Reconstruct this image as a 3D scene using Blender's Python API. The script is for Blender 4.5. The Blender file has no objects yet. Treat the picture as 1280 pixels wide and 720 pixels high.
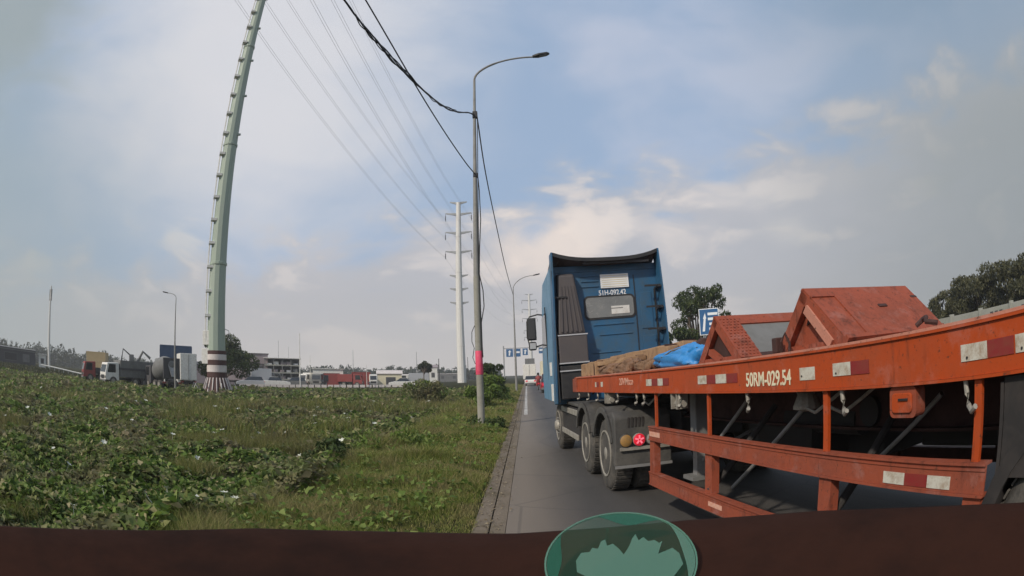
import bpy, bmesh, math, random
import numpy as np
from mathutils import Vector, Matrix, Euler
R = math.radians
random.seed(7)
rng = np.random.default_rng(11)
sc = bpy.context.scene
COL = sc.collection

# ------------------------------------------------------------------ camera (wide dashcam lens with barrel distortion)
CAM_H = 1.6
cd = bpy.data.cameras.new('dashcam')
cam = bpy.data.objects.new('dashcam', cd)
COL.objects.link(cam)
p_, y_, r_ = R(9.0), R(-1.2), R(2.0)
fw = Vector((math.sin(y_)*math.cos(p_), math.cos(y_)*math.cos(p_), math.sin(p_)))
rt = Vector((math.cos(y_), -math.sin(y_), 0))
up = rt.cross(fw)
rt2 = math.cos(r_)*rt - math.sin(r_)*up
up2 = math.cos(r_)*up + math.sin(r_)*rt
cam.matrix_world = Matrix(((rt2.x, up2.x, -fw.x, 0), (rt2.y, up2.y, -fw.y, 0), (rt2.z, up2.z, -fw.z, CAM_H), (0, 0, 0, 1)))
cd.sensor_width = 36
cd.lens = 18
cd.type = 'PANO'
cd.panorama_type = 'FISHEYE_LENS_POLYNOMIAL'
cd.fisheye_fov = R(179)
cd.fisheye_polynomial_k0 = 0.0
cd.fisheye_polynomial_k1 = -0.0497492489
cd.fisheye_polynomial_k2 = -0.000527459485
cd.fisheye_polynomial_k3 = 4.37613855e-05
cd.fisheye_polynomial_k4 = -1.96158135e-06
cd.clip_start = 0.05
cd.clip_end = 6000
sc.camera = cam

# ------------------------------------------------------------------ exposure
sc.view_settings.view_transform = 'Standard'
sc.view_settings.look = 'None'
sc.view_settings.exposure = 0.0
sc.view_settings.gamma = 1.0

# ------------------------------------------------------------------ sun
SUN_AZ, SUN_EL = R(-138), R(37)          # azimuth from +Y, clockwise positive
sd = Vector((math.sin(SUN_AZ)*math.cos(SUN_EL), math.cos(SUN_AZ)*math.cos(SUN_EL), math.sin(SUN_EL)))
sl = bpy.data.lights.new('sun', 'SUN')
sl.energy = 3.0
sl.angle = R(2.5)
sl.color = (1.0, 0.90, 0.76)
so = bpy.data.objects.new('sun', sl)
COL.objects.link(so)
so.rotation_euler = sd.to_track_quat('Z', 'Y').to_euler()
so.location = (-20, -10, 60)

# ------------------------------------------------------------------ node helpers
class NT:
    def __init__(s, tree):
        s.t = tree; s.n = tree.nodes; s.l = tree.links
    def new(s, typ, **kw):
        n = s.n.new(typ)
        for k, v in kw.items():
            if k in n.inputs: s.set(n, k, v)
            else: setattr(n, k, v)
        return n
    def set(s, n, k, v):
        i = n.inputs[k]
        if hasattr(v, 'is_output') or isinstance(v, bpy.types.NodeSocket): s.l.new(v, i)
        else: i.default_value = v
    def math(s, op, a, b=None, c=None, clamp=False):
        n = s.n.new('ShaderNodeMath'); n.operation = op; n.use_clamp = clamp
        for i, v in enumerate((a, b, c)):
            if v is None: continue
            if isinstance(v, bpy.types.NodeSocket): s.l.new(v, n.inputs[i])
            else: n.inputs[i].default_value = v
        return n.outputs[0]
    def mix(s, f, a, b, blend='MIX'):
        n = s.n.new('ShaderNodeMix'); n.data_type = 'RGBA'; n.blend_type = blend
        for i, v in ((0, f), (6, a), (7, b)):
            if isinstance(v, bpy.types.NodeSocket): s.l.new(v, n.inputs[i])
            else: n.inputs[i].default_value = v if i == 0 else (*v[:3], 1)
        return n.outputs[2]
    def noise(s, vec, scale, detail=4, rough=.55, dist=0):
        n = s.n.new('ShaderNodeTexNoise')
        n.inputs['Scale'].default_value = scale; n.inputs['Detail'].default_value = detail
        n.inputs['Roughness'].default_value = rough; n.inputs['Distortion'].default_value = dist
        if vec is not None: s.l.new(vec, n.inputs['Vector'])
        return n.outputs['Fac']
    def ramp(s, f, stops):
        n = s.n.new('ShaderNodeValToRGB'); e = n.color_ramp.elements
        while len(e) < len(stops): e.new(.5)
        for x, (pos, c) in zip(e, stops): x.position = pos; x.color = (*c[:3], 1)
        s.l.new(f, n.inputs[0]); return n.outputs[0]
    def smooth(s, v, lo, hi):
        n = s.n.new('ShaderNodeMapRange'); n.interpolation_type = 'SMOOTHSTEP'
        s.l.new(v, n.inputs[0]); n.inputs[1].default_value = lo; n.inputs[2].default_value = hi
        return n.outputs[0]

# ------------------------------------------------------------------ sky
world = bpy.data.worlds.new('World'); sc.world = world; world.use_nodes = True
wt = NT(world.node_tree); wt.n.clear()
sky = wt.new('ShaderNodeTexSky'); sky.sky_type = 'NISHITA'; sky.sun_disc = False
sky.sun_elevation = SUN_EL; sky.sun_rotation = SUN_AZ
sky.air_density = 1.0; sky.dust_density = 2.0; sky.ozone_density = 1.2
tc = wt.new('ShaderNodeTexCoord'); D = tc.outputs['Generated']
sep = wt.new('ShaderNodeSeparateXYZ'); wt.l.new(D, sep.inputs[0])
def dirv(az, el):
    a, e = R(az), R(el); return (math.sin(a)*math.cos(e), math.cos(a)*math.cos(e), math.sin(e))
mp = wt.new('ShaderNodeMapping'); wt.l.new(D, mp.inputs['Vector']); mp.inputs['Scale'].default_value = (1, 1, 2.0)
warp = wt.new('ShaderNodeTexNoise'); wt.l.new(mp.outputs[0], warp.inputs['Vector']); warp.inputs['Scale'].default_value = 2.2; warp.inputs['Detail'].default_value = 3
wv = wt.new('ShaderNodeVectorMath', operation='SCALE'); wt.l.new(warp.outputs['Color'], wv.inputs[0]); wv.inputs['Scale'].default_value = .35
wa = wt.new('ShaderNodeVectorMath', operation='ADD'); wt.l.new(mp.outputs[0], wa.inputs[0]); wt.l.new(wv.outputs[0], wa.inputs[1])
big = wt.noise(wa.outputs[0], 2.4, 5, .5)
puff = wt.noise(wa.outputs[0], 7.5, 5, .5)
def spot(az, el, rad_in, rad_out, flat=1.0):
    """1 inside rad_in degrees of a direction, 0 beyond rad_out; edge broken up by the cloud noise"""
    d = wt.new('ShaderNodeVectorMath', operation='DISTANCE')
    v = dirv(az, el)
    m = wt.new('ShaderNodeVectorMath', operation='MULTIPLY'); wt.l.new(D, m.inputs[0]); m.inputs[1].default_value = (1, 1, flat)
    wt.l.new(m.outputs[0], d.inputs[0]); d.inputs[1].default_value = (v[0], v[1], v[2]*flat)
    dd = wt.math('ADD', d.outputs['Value'], wt.math('MULTIPLY', wt.math('SUBTRACT', puff, .5), -.25))
    n = wt.n.new('ShaderNodeMapRange'); n.interpolation_type = 'SMOOTHSTEP'
    wt.l.new(dd, n.inputs[0]); n.inputs[1].default_value = R(rad_out); n.inputs[2].default_value = R(rad_in)
    n.inputs[3].default_value = 0; n.inputs[4].default_value = 1
    return n.outputs[0]
HZ = (6.3, 5.9, 5.6)
skyc = wt.mix(.72, sky.outputs[0], (3.75, 5.0, 6.9))
# thin high veil everywhere, thicker to the upper left
veil = wt.math('MULTIPLY', wt.smooth(big, .44, .70), .42)
col = wt.mix(veil, skyc, (6.6, 6.5, 7.2))
col = wt.mix(wt.math('MULTIPLY', spot(-32, 32, 6, 30), .85), col, (7.1, 7.0, 7.2))
# low cloud bank right of the road, rising to the right, grey below and warm on its tops
bank_h = wt.math('ADD', wt.math('MULTIPLY', wt.math('SUBTRACT', puff, .5), .35), wt.math('MULTIPLY', sep.outputs[0], .16))
bk = wt.math('SUBTRACT', wt.math('ADD', .285, bank_h), sep.outputs[2])
col = wt.mix(wt.math('MULTIPLY', wt.smooth(bk, -.05, .06), .8), col, (5.3, 5.1, 5.2))
col = wt.mix(wt.math('MULTIPLY', wt.math('MULTIPLY', wt.smooth(puff, .52, .66), wt.smooth(bk, -.02, .05)), .55), col, (7.6, 7.0, 6.7))
col = wt.mix(wt.math('MULTIPLY', spot(3, 12.5, 1, 9, 1.6), .75), col, (9.6, 8.2, 7.2))
col = wt.mix(wt.math('MULTIPLY', spot(15, 14.5, 0, 6, 2.0), .5), col, (8.2, 7.4, 7.0))
col = wt.mix(wt.math('MULTIPLY', spot(26, 16, 0, 5, 2.0), .35), col, (7.4, 7.0, 6.8))
col = wt.mix(wt.math('MULTIPLY', spot(36, 17, 0, 5, 2.0), .3), col, (6.3, 6.0, 6.0))
for a_, e_, r_o, k_, c_ in ((22.5, 17.9, 4.2, .5, (7.4, 6.9, 6.7)), (17.5, 13.2, 4.6, .55, (7.7, 7.0, 6.6)), (9.5, 14.3, 3.6, .5, (7.9, 7.2, 6.8)), (29, 12.5, 4.6, .45, (6.9, 6.6, 6.4)), (49, 15, 3.2, .35, (4.6, 4.7, 4.6)), (-37, 13.5, 3.4, .55, (7.2, 6.9, 6.6)), (-54, 8.5, 3.6, .45, (6.0, 6.0, 5.7))):
    col = wt.mix(wt.math('MULTIPLY', spot(a_, e_, 0, r_o, 1.3), k_), col, c_)
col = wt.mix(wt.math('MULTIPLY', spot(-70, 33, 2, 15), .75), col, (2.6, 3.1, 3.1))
# horizon haze
hz = wt.smooth(sep.outputs[2], .20, -.02)
col = wt.mix(wt.math('MULTIPLY', hz, .85), col, HZ)
# grey cloud tone low on both sides, imitating the lens's darkened edges
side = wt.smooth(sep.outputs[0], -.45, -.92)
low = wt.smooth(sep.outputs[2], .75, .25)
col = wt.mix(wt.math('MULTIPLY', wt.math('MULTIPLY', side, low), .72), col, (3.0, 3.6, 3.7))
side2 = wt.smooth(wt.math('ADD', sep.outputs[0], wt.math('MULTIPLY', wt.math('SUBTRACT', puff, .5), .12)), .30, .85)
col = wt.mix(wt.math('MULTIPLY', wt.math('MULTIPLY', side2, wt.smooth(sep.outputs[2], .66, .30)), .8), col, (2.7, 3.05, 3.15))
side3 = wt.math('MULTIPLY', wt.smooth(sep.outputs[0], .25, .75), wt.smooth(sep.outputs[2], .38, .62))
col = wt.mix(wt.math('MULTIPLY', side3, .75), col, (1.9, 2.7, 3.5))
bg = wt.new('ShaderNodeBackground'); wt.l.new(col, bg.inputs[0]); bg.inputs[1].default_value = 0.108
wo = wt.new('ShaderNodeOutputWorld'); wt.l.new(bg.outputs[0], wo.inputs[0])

# ------------------------------------------------------------------ materials
def mat(name, col, rough=.6, metal=0, dirt=None, amt=.5, scale=3.0, bump=.0, bscale=40, spec=.5, emit=None, estr=0, trans=0, coat=0, alpha=None, rust=0):
    m = bpy.data.materials.new(name); m.use_nodes = True
    t = NT(m.node_tree); b = t.n['Principled BSDF']
    b.inputs['Roughness'].default_value = rough; b.inputs['Metallic'].default_value = metal
    b.inputs['Specular IOR Level'].default_value = spec
    tc = t.new('ShaderNodeTexCoord')
    if dirt is not None:
        n = t.noise(tc.outputs['Object'], scale, 6, .65, .3)
        n2 = t.noise(tc.outputs['Object'], scale*9, 3, .6)
        f = t.smooth(t.math('ADD', t.math('MULTIPLY', n, .75), t.math('MULTIPLY', n2, .25)), .40, .68)
        c = t.mix(t.math('MULTIPLY', f, amt), col, dirt)
        t.l.new(c, b.inputs['Base Color'])
        rr = t.math('ADD', rough, t.math('MULTIPLY', f, .25), clamp=True); t.l.new(rr, b.inputs['Roughness'])
        if rust:
            gp = t.new('ShaderNodeMapping'); t.l.new(tc.outputs['Object'], gp.inputs['Vector']); gp.inputs['Scale'].default_value = (1, 1, .25)
            st_ = t.smooth(t.noise(gp.outputs[0], 9, 5, .7), .54, .66); ch = t.smooth(t.noise(tc.outputs['Object'], 32, 4, .75), .60, .66)
            pale = t.smooth(t.noise(tc.outputs['Object'], 5, 5, .7), .52, .70)
            c = t.mix(t.math('MULTIPLY', pale, rust*.5), c, tuple(min(1, q*.75+.13) for q in col))
            c = t.mix(t.math('MULTIPLY', st_, rust*.65), c, tuple(q*.42 for q in dirt)); c = t.mix(t.math('MULTIPLY', ch, rust), c, (.055, .028, .018))
            t.l.new(c, b.inputs['Base Color'])
    else: b.inputs['Base Color'].default_value = (*col, 1)
    if bump:
        bp = t.new('ShaderNodeBump'); bp.inputs['Strength'].default_value = bump; bp.inputs['Distance'].default_value = .02
        t.l.new(t.noise(tc.outputs['Object'], bscale, 4), bp.inputs['Height']); t.l.new(bp.outputs[0], b.inputs['Normal'])
    if emit: b.inputs['Emission Color'].default_value = (*emit, 1); b.inputs['Emission Strength'].default_value = estr
    if trans: b.inputs['Transmission Weight'].default_value = trans
    if coat: b.inputs['Coat Weight'].default_value = coat
    if alpha is not None: b.inputs['Alpha'].default_value = alpha
    return m
def leafmat(name, stops, transl=.35, rough=.55, patch=None):
    """foliage: colour runs over the ramp by each leaf's own random value"""
    m = bpy.data.materials.new(name); m.use_nodes = True
    t = NT(m.node_tree); b = t.n['Principled BSDF']
    a = t.new('ShaderNodeAttribute'); a.attribute_name = 'rnd'
    c = t.ramp(a.outputs['Fac'], stops)
    if patch:
        g = t.new('ShaderNodeNewGeometry')
        c = t.mix(t.math('MULTIPLY', t.smooth(t.noise(g.outputs['Position'], patch[0], 3, .6), .42, .62), patch[1]), c, patch[2])
    t.l.new(c, b.inputs['Base Color']); b.inputs['Roughness'].default_value = rough
    b.inputs['Specular IOR Level'].default_value = .15
    tr = t.new('ShaderNodeBsdfTranslucent'); t.l.new(c, tr.inputs[0])
    ms = t.new('ShaderNodeMixShader'); ms.inputs[0].default_value = transl
    t.l.new(b.outputs[0], ms.inputs[1]); t.l.new(tr.outputs[0], ms.inputs[2])
    t.l.new(ms.outputs[0], t.n['Material Output'].inputs[0])
    return m
M = {}
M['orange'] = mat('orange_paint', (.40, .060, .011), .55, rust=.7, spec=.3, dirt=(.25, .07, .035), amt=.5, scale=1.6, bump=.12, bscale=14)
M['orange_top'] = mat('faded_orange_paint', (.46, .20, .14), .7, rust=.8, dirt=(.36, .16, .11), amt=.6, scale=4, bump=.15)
M['red_orange'] = mat('weathered_red_paint', (.29, .068, .034), .62, rust=.75, spec=.3, dirt=(.16, .05, .034), amt=.6, scale=2.5, bump=.2, bscale=25)
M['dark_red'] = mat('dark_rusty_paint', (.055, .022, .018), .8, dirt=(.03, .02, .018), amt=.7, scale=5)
M['chassis'] = mat('grimy_black_steel', (.022, .02, .02), .7, dirt=(.06, .05, .045), amt=.5, scale=4)
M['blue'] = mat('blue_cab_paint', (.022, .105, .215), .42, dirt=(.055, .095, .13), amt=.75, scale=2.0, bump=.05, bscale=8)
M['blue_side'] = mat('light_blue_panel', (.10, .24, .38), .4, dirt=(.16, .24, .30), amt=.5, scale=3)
M['black'] = mat('black_plastic', (.02, .02, .022), .5, dirt=(.05, .045, .04), amt=.4, scale=6)
M['fender'] = mat('dusty_grey_plastic', (.055, .053, .05), .65, dirt=(.13, .12, .105), amt=.6, scale=3, bump=.1)
M['greyduct'] = mat('dark_grey_duct', (.075, .066, .068), .6, dirt=(.11, .095, .09), amt=.5, scale=5)
M['tyre'] = mat('dusty_rubber', (.05, .047, .043), .85, dirt=(.15, .135, .115), amt=.75, scale=5, bump=.25, bscale=60)
M['rim'] = mat('dusty_steel_rim', (.34, .32, .28), .55, metal=.2, dirt=(.14, .12, .10), amt=.6, scale=9)
M['steel'] = mat('grey_steel', (.34, .34, .34), .45, metal=.5, dirt=(.2, .18, .16), amt=.5, scale=5)
M['galv'] = mat('galvanised_steel', (.36, .37, .37), .5, metal=.3, dirt=(.22, .21, .19), amt=.5, scale=1.2)
M['glass'] = mat('cab_rear_glass', (.16, .17, .17), .12, spec=.8, dirt=(.26, .26, .25), amt=.6, scale=5)
M['darkglass'] = mat('dark_glass', (.02, .022, .025), .08, spec=.8)
M['white'] = mat('white_paint', (.75, .74, .70), .55, dirt=(.45, .40, .34), amt=.5, scale=6)
M['cream'] = mat('cream_paint', (.72, .66, .48), .55, dirt=(.5, .44, .3), amt=.4, scale=6)
M['reflw'] = mat('reflective_white', (.55, .53, .46), .5, dirt=(.28, .19, .12), amt=.8, scale=14)
M['reflr'] = mat('reflective_red', (.22, .018, .018), .5, dirt=(.20, .045, .025), amt=.8, scale=14)
M['fadedtext'] = mat('worn_lettering', (.62, .36, .27), .7, dirt=(.56, .18, .10), amt=.8, scale=30)
M['wood'] = mat('old_timber', (.36, .22, .12), .8, dirt=(.17, .10, .06), amt=.8, scale=4, bump=.5, bscale=18)
M['tarp'] = mat('blue_tarpaulin', (.02, .20, .52), .38, dirt=(.10, .33, .66), amt=.5, scale=9, bump=1.0, bscale=8)
M['lamp_red'] = mat('lit_red_lamp', (.55, .02, .04), .3, emit=(1, .02, .05), estr=.28)
M['lamp_glow'] = mat('red_lamp_facets', (.8, .2, .25), .3, emit=(1, .2, .3), estr=.5)
M['lamp_orange'] = mat('amber_lamp', (.36, .20, .06), .35, dirt=(.18, .13, .08), amt=.6, scale=30)
M['lamp_clear'] = mat('dusty_clear_lamp', (.26, .25, .23), .4)
M['mastgreen'] = mat('pale_green_mast_paint', (.34, .41, .33), .55, dirt=(.42, .45, .40), amt=.5, scale=.4)
M['maroon'] = mat('maroon_paint', (.065, .026, .022), .7, dirt=(.11, .06, .055), amt=.5, scale=2)
M['pinkwhite'] = mat('chalky_white_paint', (.66, .60, .57), .7, dirt=(.42, .35, .32), amt=.5, scale=1.5)
M['concretepole'] = mat('spun_concrete', (.30, .29, .25), .8, dirt=(.20, .19, .15), amt=.6, scale=2.5, bump=.2)
M['polegrey'] = mat('dull_zinc', (.26, .255, .24), .6, dirt=(.16, .15, .13), amt=.6, scale=1.5)
M['pink'] = mat('faded_pink_band', (.72, .06, .14), .6, dirt=(.8, .2, .25), amt=.4, scale=12)
M['wire'] = mat('black_cable_sheath', (.015, .015, .018), .6)
M['conductor'] = mat('bare_aluminium_wire', (.45, .46, .48), .5, metal=.4)
M['kerb'] = mat('dusty_concrete', (.20, .16, .125), .9, dirt=(.115, .092, .07), amt=.85, scale=1.8, bump=.35, bscale=30)
M['concrete'] = mat('weathered_concrete', (.33, .33, .29), .85, dirt=(.20, .21, .17), amt=.7, scale=.9, bump=.3, bscale=12)
M['signblue'] = mat('sign_blue', (.015, .10, .26), .45, dirt=(.03, .12, .24), amt=.4, scale=5)
M['signwhite'] = mat('sign_white', (.78, .80, .82), .45)
M['bark'] = mat('bark', (.12, .09, .065), .9, dirt=(.06, .045, .035), amt=.6, scale=6, bump=.5)
M['dash'] = mat('brown_dash_reflection', (.034, .014, .009), .7, dirt=(.014, .009, .008), amt=.8, scale=1.6, bump=.05, bscale=60, spec=.04)
M['mauve'] = mat('mauve_metal_sheet', (.30, .25, .26), .7, dirt=(.22, .18, .19), amt=.4, scale=1)
M['darksheet'] = mat('dark_sheet_metal', (.06, .06, .065), .7, dirt=(.1, .09, .09), amt=.5, scale=1)
M['greysheet'] = mat('grey_sheet_metal', (.17, .17, .165), .7, dirt=(.11, .11, .105), amt=.6, scale=1.5)
M['redbox'] = mat('red_container_paint', (.28, .045, .04), .6, dirt=(.2, .06, .05), amt=.5, scale=1.5)
M['bluebox'] = mat('blue_container_paint', (.03, .07, .15), .6, dirt=(.06, .10, .16), amt=.5, scale=1.5)
M['redcar'] = mat('red_car_paint', (.28, .012, .02), .3, coat=.4)
M['silver'] = mat('silver_car_paint', (.50, .51, .53), .35, metal=.3)
M['blackpaint'] = mat('sticker_green', (.02, .30, .16), .3)

# ------------------------------------------------------------------ mesh helpers
class MB:
    def __init__(s): s.v = []; s.f = []
    def _add(s, vs, fs, mtx=None):
        o = len(s.v)
        if mtx is not None: vs = [mtx @ Vector(v) for v in vs]
        s.v.extend([tuple(v) for v in vs]); s.f.extend([tuple(i+o for i in f) for f in fs]); return s
    def box(s, x0, x1, y0, y1, z0, z1, mtx=None):
        vs = [(x, y, z) for z in (z0, z1) for y in (y0, y1) for x in (x0, x1)]
        return s._add(vs, [(0, 2, 3, 1), (4, 5, 7, 6), (0, 1, 5, 4), (2, 6, 7, 3), (0, 4, 6, 2), (1, 3, 7, 5)], mtx)
    def hexa(s, b, t, mtx=None):
        """eight corners: four below (ccw from above), four above"""
        return s._add(list(b)+list(t), [(3, 2, 1, 0), (4, 5, 6, 7), (0, 1, 5, 4), (1, 2, 6, 5), (2, 3, 7, 6), (3, 0, 4, 7)], mtx)
    def extrude(s, poly, axis, a, b, mtx=None):
        """polygon of 2-D points extruded along an axis: 'x' poly=(y,z), 'y' poly=(x,z), 'z' poly=(x,y)"""
        f = {'x': lambda p, q: (q, p[0], p[1]), 'y': lambda p, q: (p[0], q, p[1]), 'z': lambda p, q: (p[0], p[1], q)}[axis]
        n = len(poly); vs = [f(p, a) for p in poly]+[f(p, b) for p in poly]
        fs = [tuple(range(n))[::-1], tuple(range(n, 2*n))]+[(i, (i+1) % n, n+(i+1) % n, n+i) for i in range(n)]
        return s._add(vs, fs, mtx)
    def tube(s, pts, r, n=8, cap=True, mtx=None):
        pts = [Vector(p) for p in pts]; vs = []; fs = []
        rs = r if isinstance(r, (list, tuple)) else [r]*len(pts)
        for i, p in enumerate(pts):
            t = (pts[min(i+1, len(pts)-1)]-pts[max(i-1, 0)]).normalized()
            a = t.cross(Vector((0, 0, 1)) if abs(t.z) < .95 else Vector((0, 1, 0))).normalized(); b = t.cross(a)
            for k in range(n):
                an = 2*math.pi*k/n; vs.append(p+rs[i]*(math.cos(an)*a+math.sin(an)*b))
        for i in range(len(pts)-1):
            for k in range(n): fs.append((i*n+k, i*n+(k+1) % n, (i+1)*n+(k+1) % n, (i+1)*n+k))
        if cap: fs.append(tuple(range(n))[::-1]); fs.append(tuple(range((len(pts)-1)*n, len(pts)*n)))
        return s._add(vs, fs, mtx)
    def lathe(s, prof, n=24, axis='z', mtx=None, o=(0, 0, 0), cap=True):
        """profile of (radius, along)"""
        vs = []; fs = []
        for r, h in prof:
            for k in range(n):
                a = 2*math.pi*k/n; c, d = r*math.cos(a), r*math.sin(a)
                v = {'z': (c, d, h), 'x': (h, c, d), 'y': (c, h, d)}[axis]
                vs.append((v[0]+o[0], v[1]+o[1], v[2]+o[2]))
        for i in range(len(prof)-1):
            for k in range(n): fs.append((i*n+k, i*n+(k+1) % n, (i+1)*n+(k+1) % n, (i+1)*n+k))
        if cap: fs.append(tuple(range(n))[::-1]); fs.append(tuple(range((len(prof)-1)*n, len(prof)*n)))
        return s._add(vs, fs, mtx)
    def mesh(s, name, m, smooth=False):
        me = bpy.data.meshes.new(name); me.from_pydata(s.v, [], s.f)
        bm = bmesh.new(); bm.from_mesh(me); bmesh.ops.recalc_face_normals(bm, faces=bm.faces); bm.to_mesh(me); bm.free()
        me.materials.append(M[m] if isinstance(m, str) else m)
        if smooth: me.shade_smooth()
        return me
    def build(s, name, m, parent=None, bevel=0, smooth=False, seg=2):
        o = bpy.data.objects.new(name, s.mesh(name, m, smooth)); COL.objects.link(o)
        if parent is not None: o.parent = parent
        if bevel:
            b = o.modifiers.new('edge', 'BEVEL'); b.width = bevel; b.segments = seg; b.limit_method = 'ANGLE'; b.angle_limit = R(35)
        if smooth and not bevel:
            e = o.modifiers.new('split', 'EDGE_SPLIT'); e.split_angle = R(40)
        return o
def tag(o, label=None, cat=None, group=None, kind=None):
    if label: o['label'] = label
    if cat: o['category'] = cat
    if group: o['group'] = group
    if kind: o['kind'] = kind
    return o
def empty(name, loc, rot=(0, 0, 0)):
    o = bpy.data.objects.new(name, None); COL.objects.link(o); o.location = loc; o.rotation_euler = rot; o.empty_display_size = .2
    return o
def kids(o): return [c for c in bpy.data.objects if c.parent == o]
def copy_tree(o, parent=None):
    c = o.copy(); COL.objects.link(c); c.parent = parent
    for ch in kids(o): copy_tree(ch, c)
    return c
def text(name, s, size, m, parent, loc, rot, extrude=.002, sx=1.0):
    cu = bpy.data.curves.new(name, 'FONT'); cu.body = s; cu.size = size; cu.extrude = extrude; cu.align_x = 'CENTER'; cu.align_y = 'CENTER'; cu.offset = size*.014
    t = bpy.data.objects.new('tmp', cu); COL.objects.link(t)
    me = bpy.data.meshes.new_from_object(t.evaluated_get(bpy.context.evaluated_depsgraph_get())); COL.objects.unlink(t); bpy.data.objects.remove(t)
    me.materials.clear(); me.materials.append(M[m])
    o = bpy.data.objects.new(name, me); COL.objects.link(o); o.parent = parent; o.location = loc; o.rotation_euler = rot; o.scale = (sx, 1, 1)
    return o
def polar(az, d): return (d*math.sin(R(az)), d*math.cos(R(az)))

# =================================================================== GROUND
def hsh(x, y):   # smooth pseudo noise
    return (np.sin(x*1.7+1.3*np.sin(y*.9))+np.sin(y*2.1+1.1*np.sin(x*1.3+2))+np.sin((x+y)*.63+.7))/3
def ground_z(x, y):
    x = np.asarray(x, float); y = np.asarray(y, float)
    t = np.clip((-x-2.6)/2.2, 0, 1); t = t*t*(3-2*t)
    z = -.50*t + .06*hsh(x*.8, y*.8)*t
    # rises again towards the far yard on the left
    d = np.hypot(x, y)
    back = np.clip((d-30)/14, 0, 1)*t; z = z*(1-back)+back*(.0)
    # flat road side
    z = np.where(x > -.57, -.06, z)
    # embankment at the far left
    a = np.degrees(np.arctan2(x, y))
    e = np.clip((d-62)/14, 0, 1)*np.clip((-47-a)/7, 0, 1)
    z = z+.50*e*e*(3-2*e)
    return z
def axis_pts(neg, pos, s0, g):
    o = [0]; s = s0
    while o[-1] < pos: o.append(o[-1]+s); s *= g
    q = [0]; s = s0
    while q[-1] > -neg: q.append(q[-1]-s); s *= g
    return np.array(sorted(set(q+o)))
xs = np.concatenate([[-2500, -1500, -900, -600, -420, -300, -220, -170], np.arange(-140, -20, 2.5), np.arange(-20, -.9, .4), [-.62, -.56, 3, 9, 30, 80, 200, 500, 1200, 2500]])
ys = np.concatenate([[-600, -150, -40, -10], np.arange(-4, 40, .5), np.arange(40, 120, 2.5), [130, 160, 200, 300, 450, 700, 1100, 1700, 2600, 4000]])
X, Y = np.meshgrid(xs, ys, indexing='ij'); Z = ground_z(X, Y)
nx, ny = X.shape
vs = np.stack([X, Y, Z], -1).reshape(-1, 3)
idx = np.arange(nx*ny).reshape(nx, ny)
fs = np.stack([idx[:-1, :-1], idx[1:, :-1], idx[1:, 1:], idx[:-1, 1:]], -1).reshape(-1, 4)
def np_mesh(name, vs, fs, m, rnd=None, smooth=False):
    me = bpy.data.meshes.new(name); k = fs.shape[1]
    me.vertices.add(len(vs)); me.vertices.foreach_set('co', np.ascontiguousarray(vs, dtype=np.float32).ravel())
    me.loops.add(fs.size); me.loops.foreach_set('vertex_index', np.ascontiguousarray(fs, dtype=np.int32).ravel())
    me.polygons.add(len(fs)); me.polygons.foreach_set('loop_start', np.arange(0, fs.size, k, dtype=np.int32))
    me.polygons.foreach_set('loop_total', np.full(len(fs), k, dtype=np.int32))
    if rnd is not None:
        a = me.attributes.new('rnd', 'FLOAT', 'FACE'); a.data.foreach_set('value', np.ascontiguousarray(rnd, dtype=np.float32))
    me.update(calc_edges=True); me.validate()
    me.materials.append(M[m] if isinstance(m, str) else m)
    if smooth: me.shade_smooth()
    return me
def np_obj(name, vs, fs, m, rnd=None, parent=None, smooth=False):
    o = bpy.data.objects.new(name, np_mesh(name, vs, fs, m, rnd, smooth)); COL.objects.link(o)
    if parent is not None: o.parent = parent
    return o
gm = bpy.data.materials.new('soil_and_turf'); gm.use_nodes = True
t = NT(gm.node_tree); b = t.n['Principled BSDF']; g = t.new('ShaderNodeNewGeometry'); P = g.outputs['Position']
c = t.mix(t.smooth(t.noise(P, .35, 6, .6), .4, .62), (.026, .034, .014), (.05, .045, .025))
c = t.mix(t.math('MULTIPLY', t.smooth(t.noise(P, 6, 4, .7), .45, .7), .6), c, (.065, .055, .035))
t.l.new(c, b.inputs['Base Color']); b.inputs['Roughness'].default_value = 1.0; b.inputs['Specular IOR Level'].default_value = 0.0
tag(np_obj('ground', vs, fs, gm, smooth=True), kind='structure')

km = bpy.data.materials.new('dusty_concrete'); km.use_nodes = True
t = NT(km.node_tree); b = t.n['Principled BSDF']; g = t.new('ShaderNodeNewGeometry'); P = g.outputs['Position']
mk = t.new('ShaderNodeMapping'); t.l.new(P, mk.inputs['Vector']); mk.inputs['Scale'].default_value = (1, .22, 1)
c = t.mix(t.noise(mk.outputs[0], 5, 6, .65), (.14, .115, .085), (.235, .195, .155))
c = t.mix(t.math('MULTIPLY', t.smooth(t.noise(P, 1.3, 5, .7), .45, .65), .55), c, (.12, .10, .065))
c = t.mix(t.math('MULTIPLY', t.smooth(t.noise(P, 26, 3, .7), .55, .72), .4), c, (.07, .06, .045))
t.l.new(c, b.inputs['Base Color']); b.inputs['Roughness'].default_value = .95; b.inputs['Specular IOR Level'].default_value = .1
bp = t.new('ShaderNodeBump'); bp.inputs['Strength'].default_value = .6; bp.inputs['Distance'].default_value = .02
t.l.new(t.noise(P, 35, 4, .7), bp.inputs['Height']); t.l.new(bp.outputs[0], b.inputs['Normal'])
M['kerb'] = km
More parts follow.
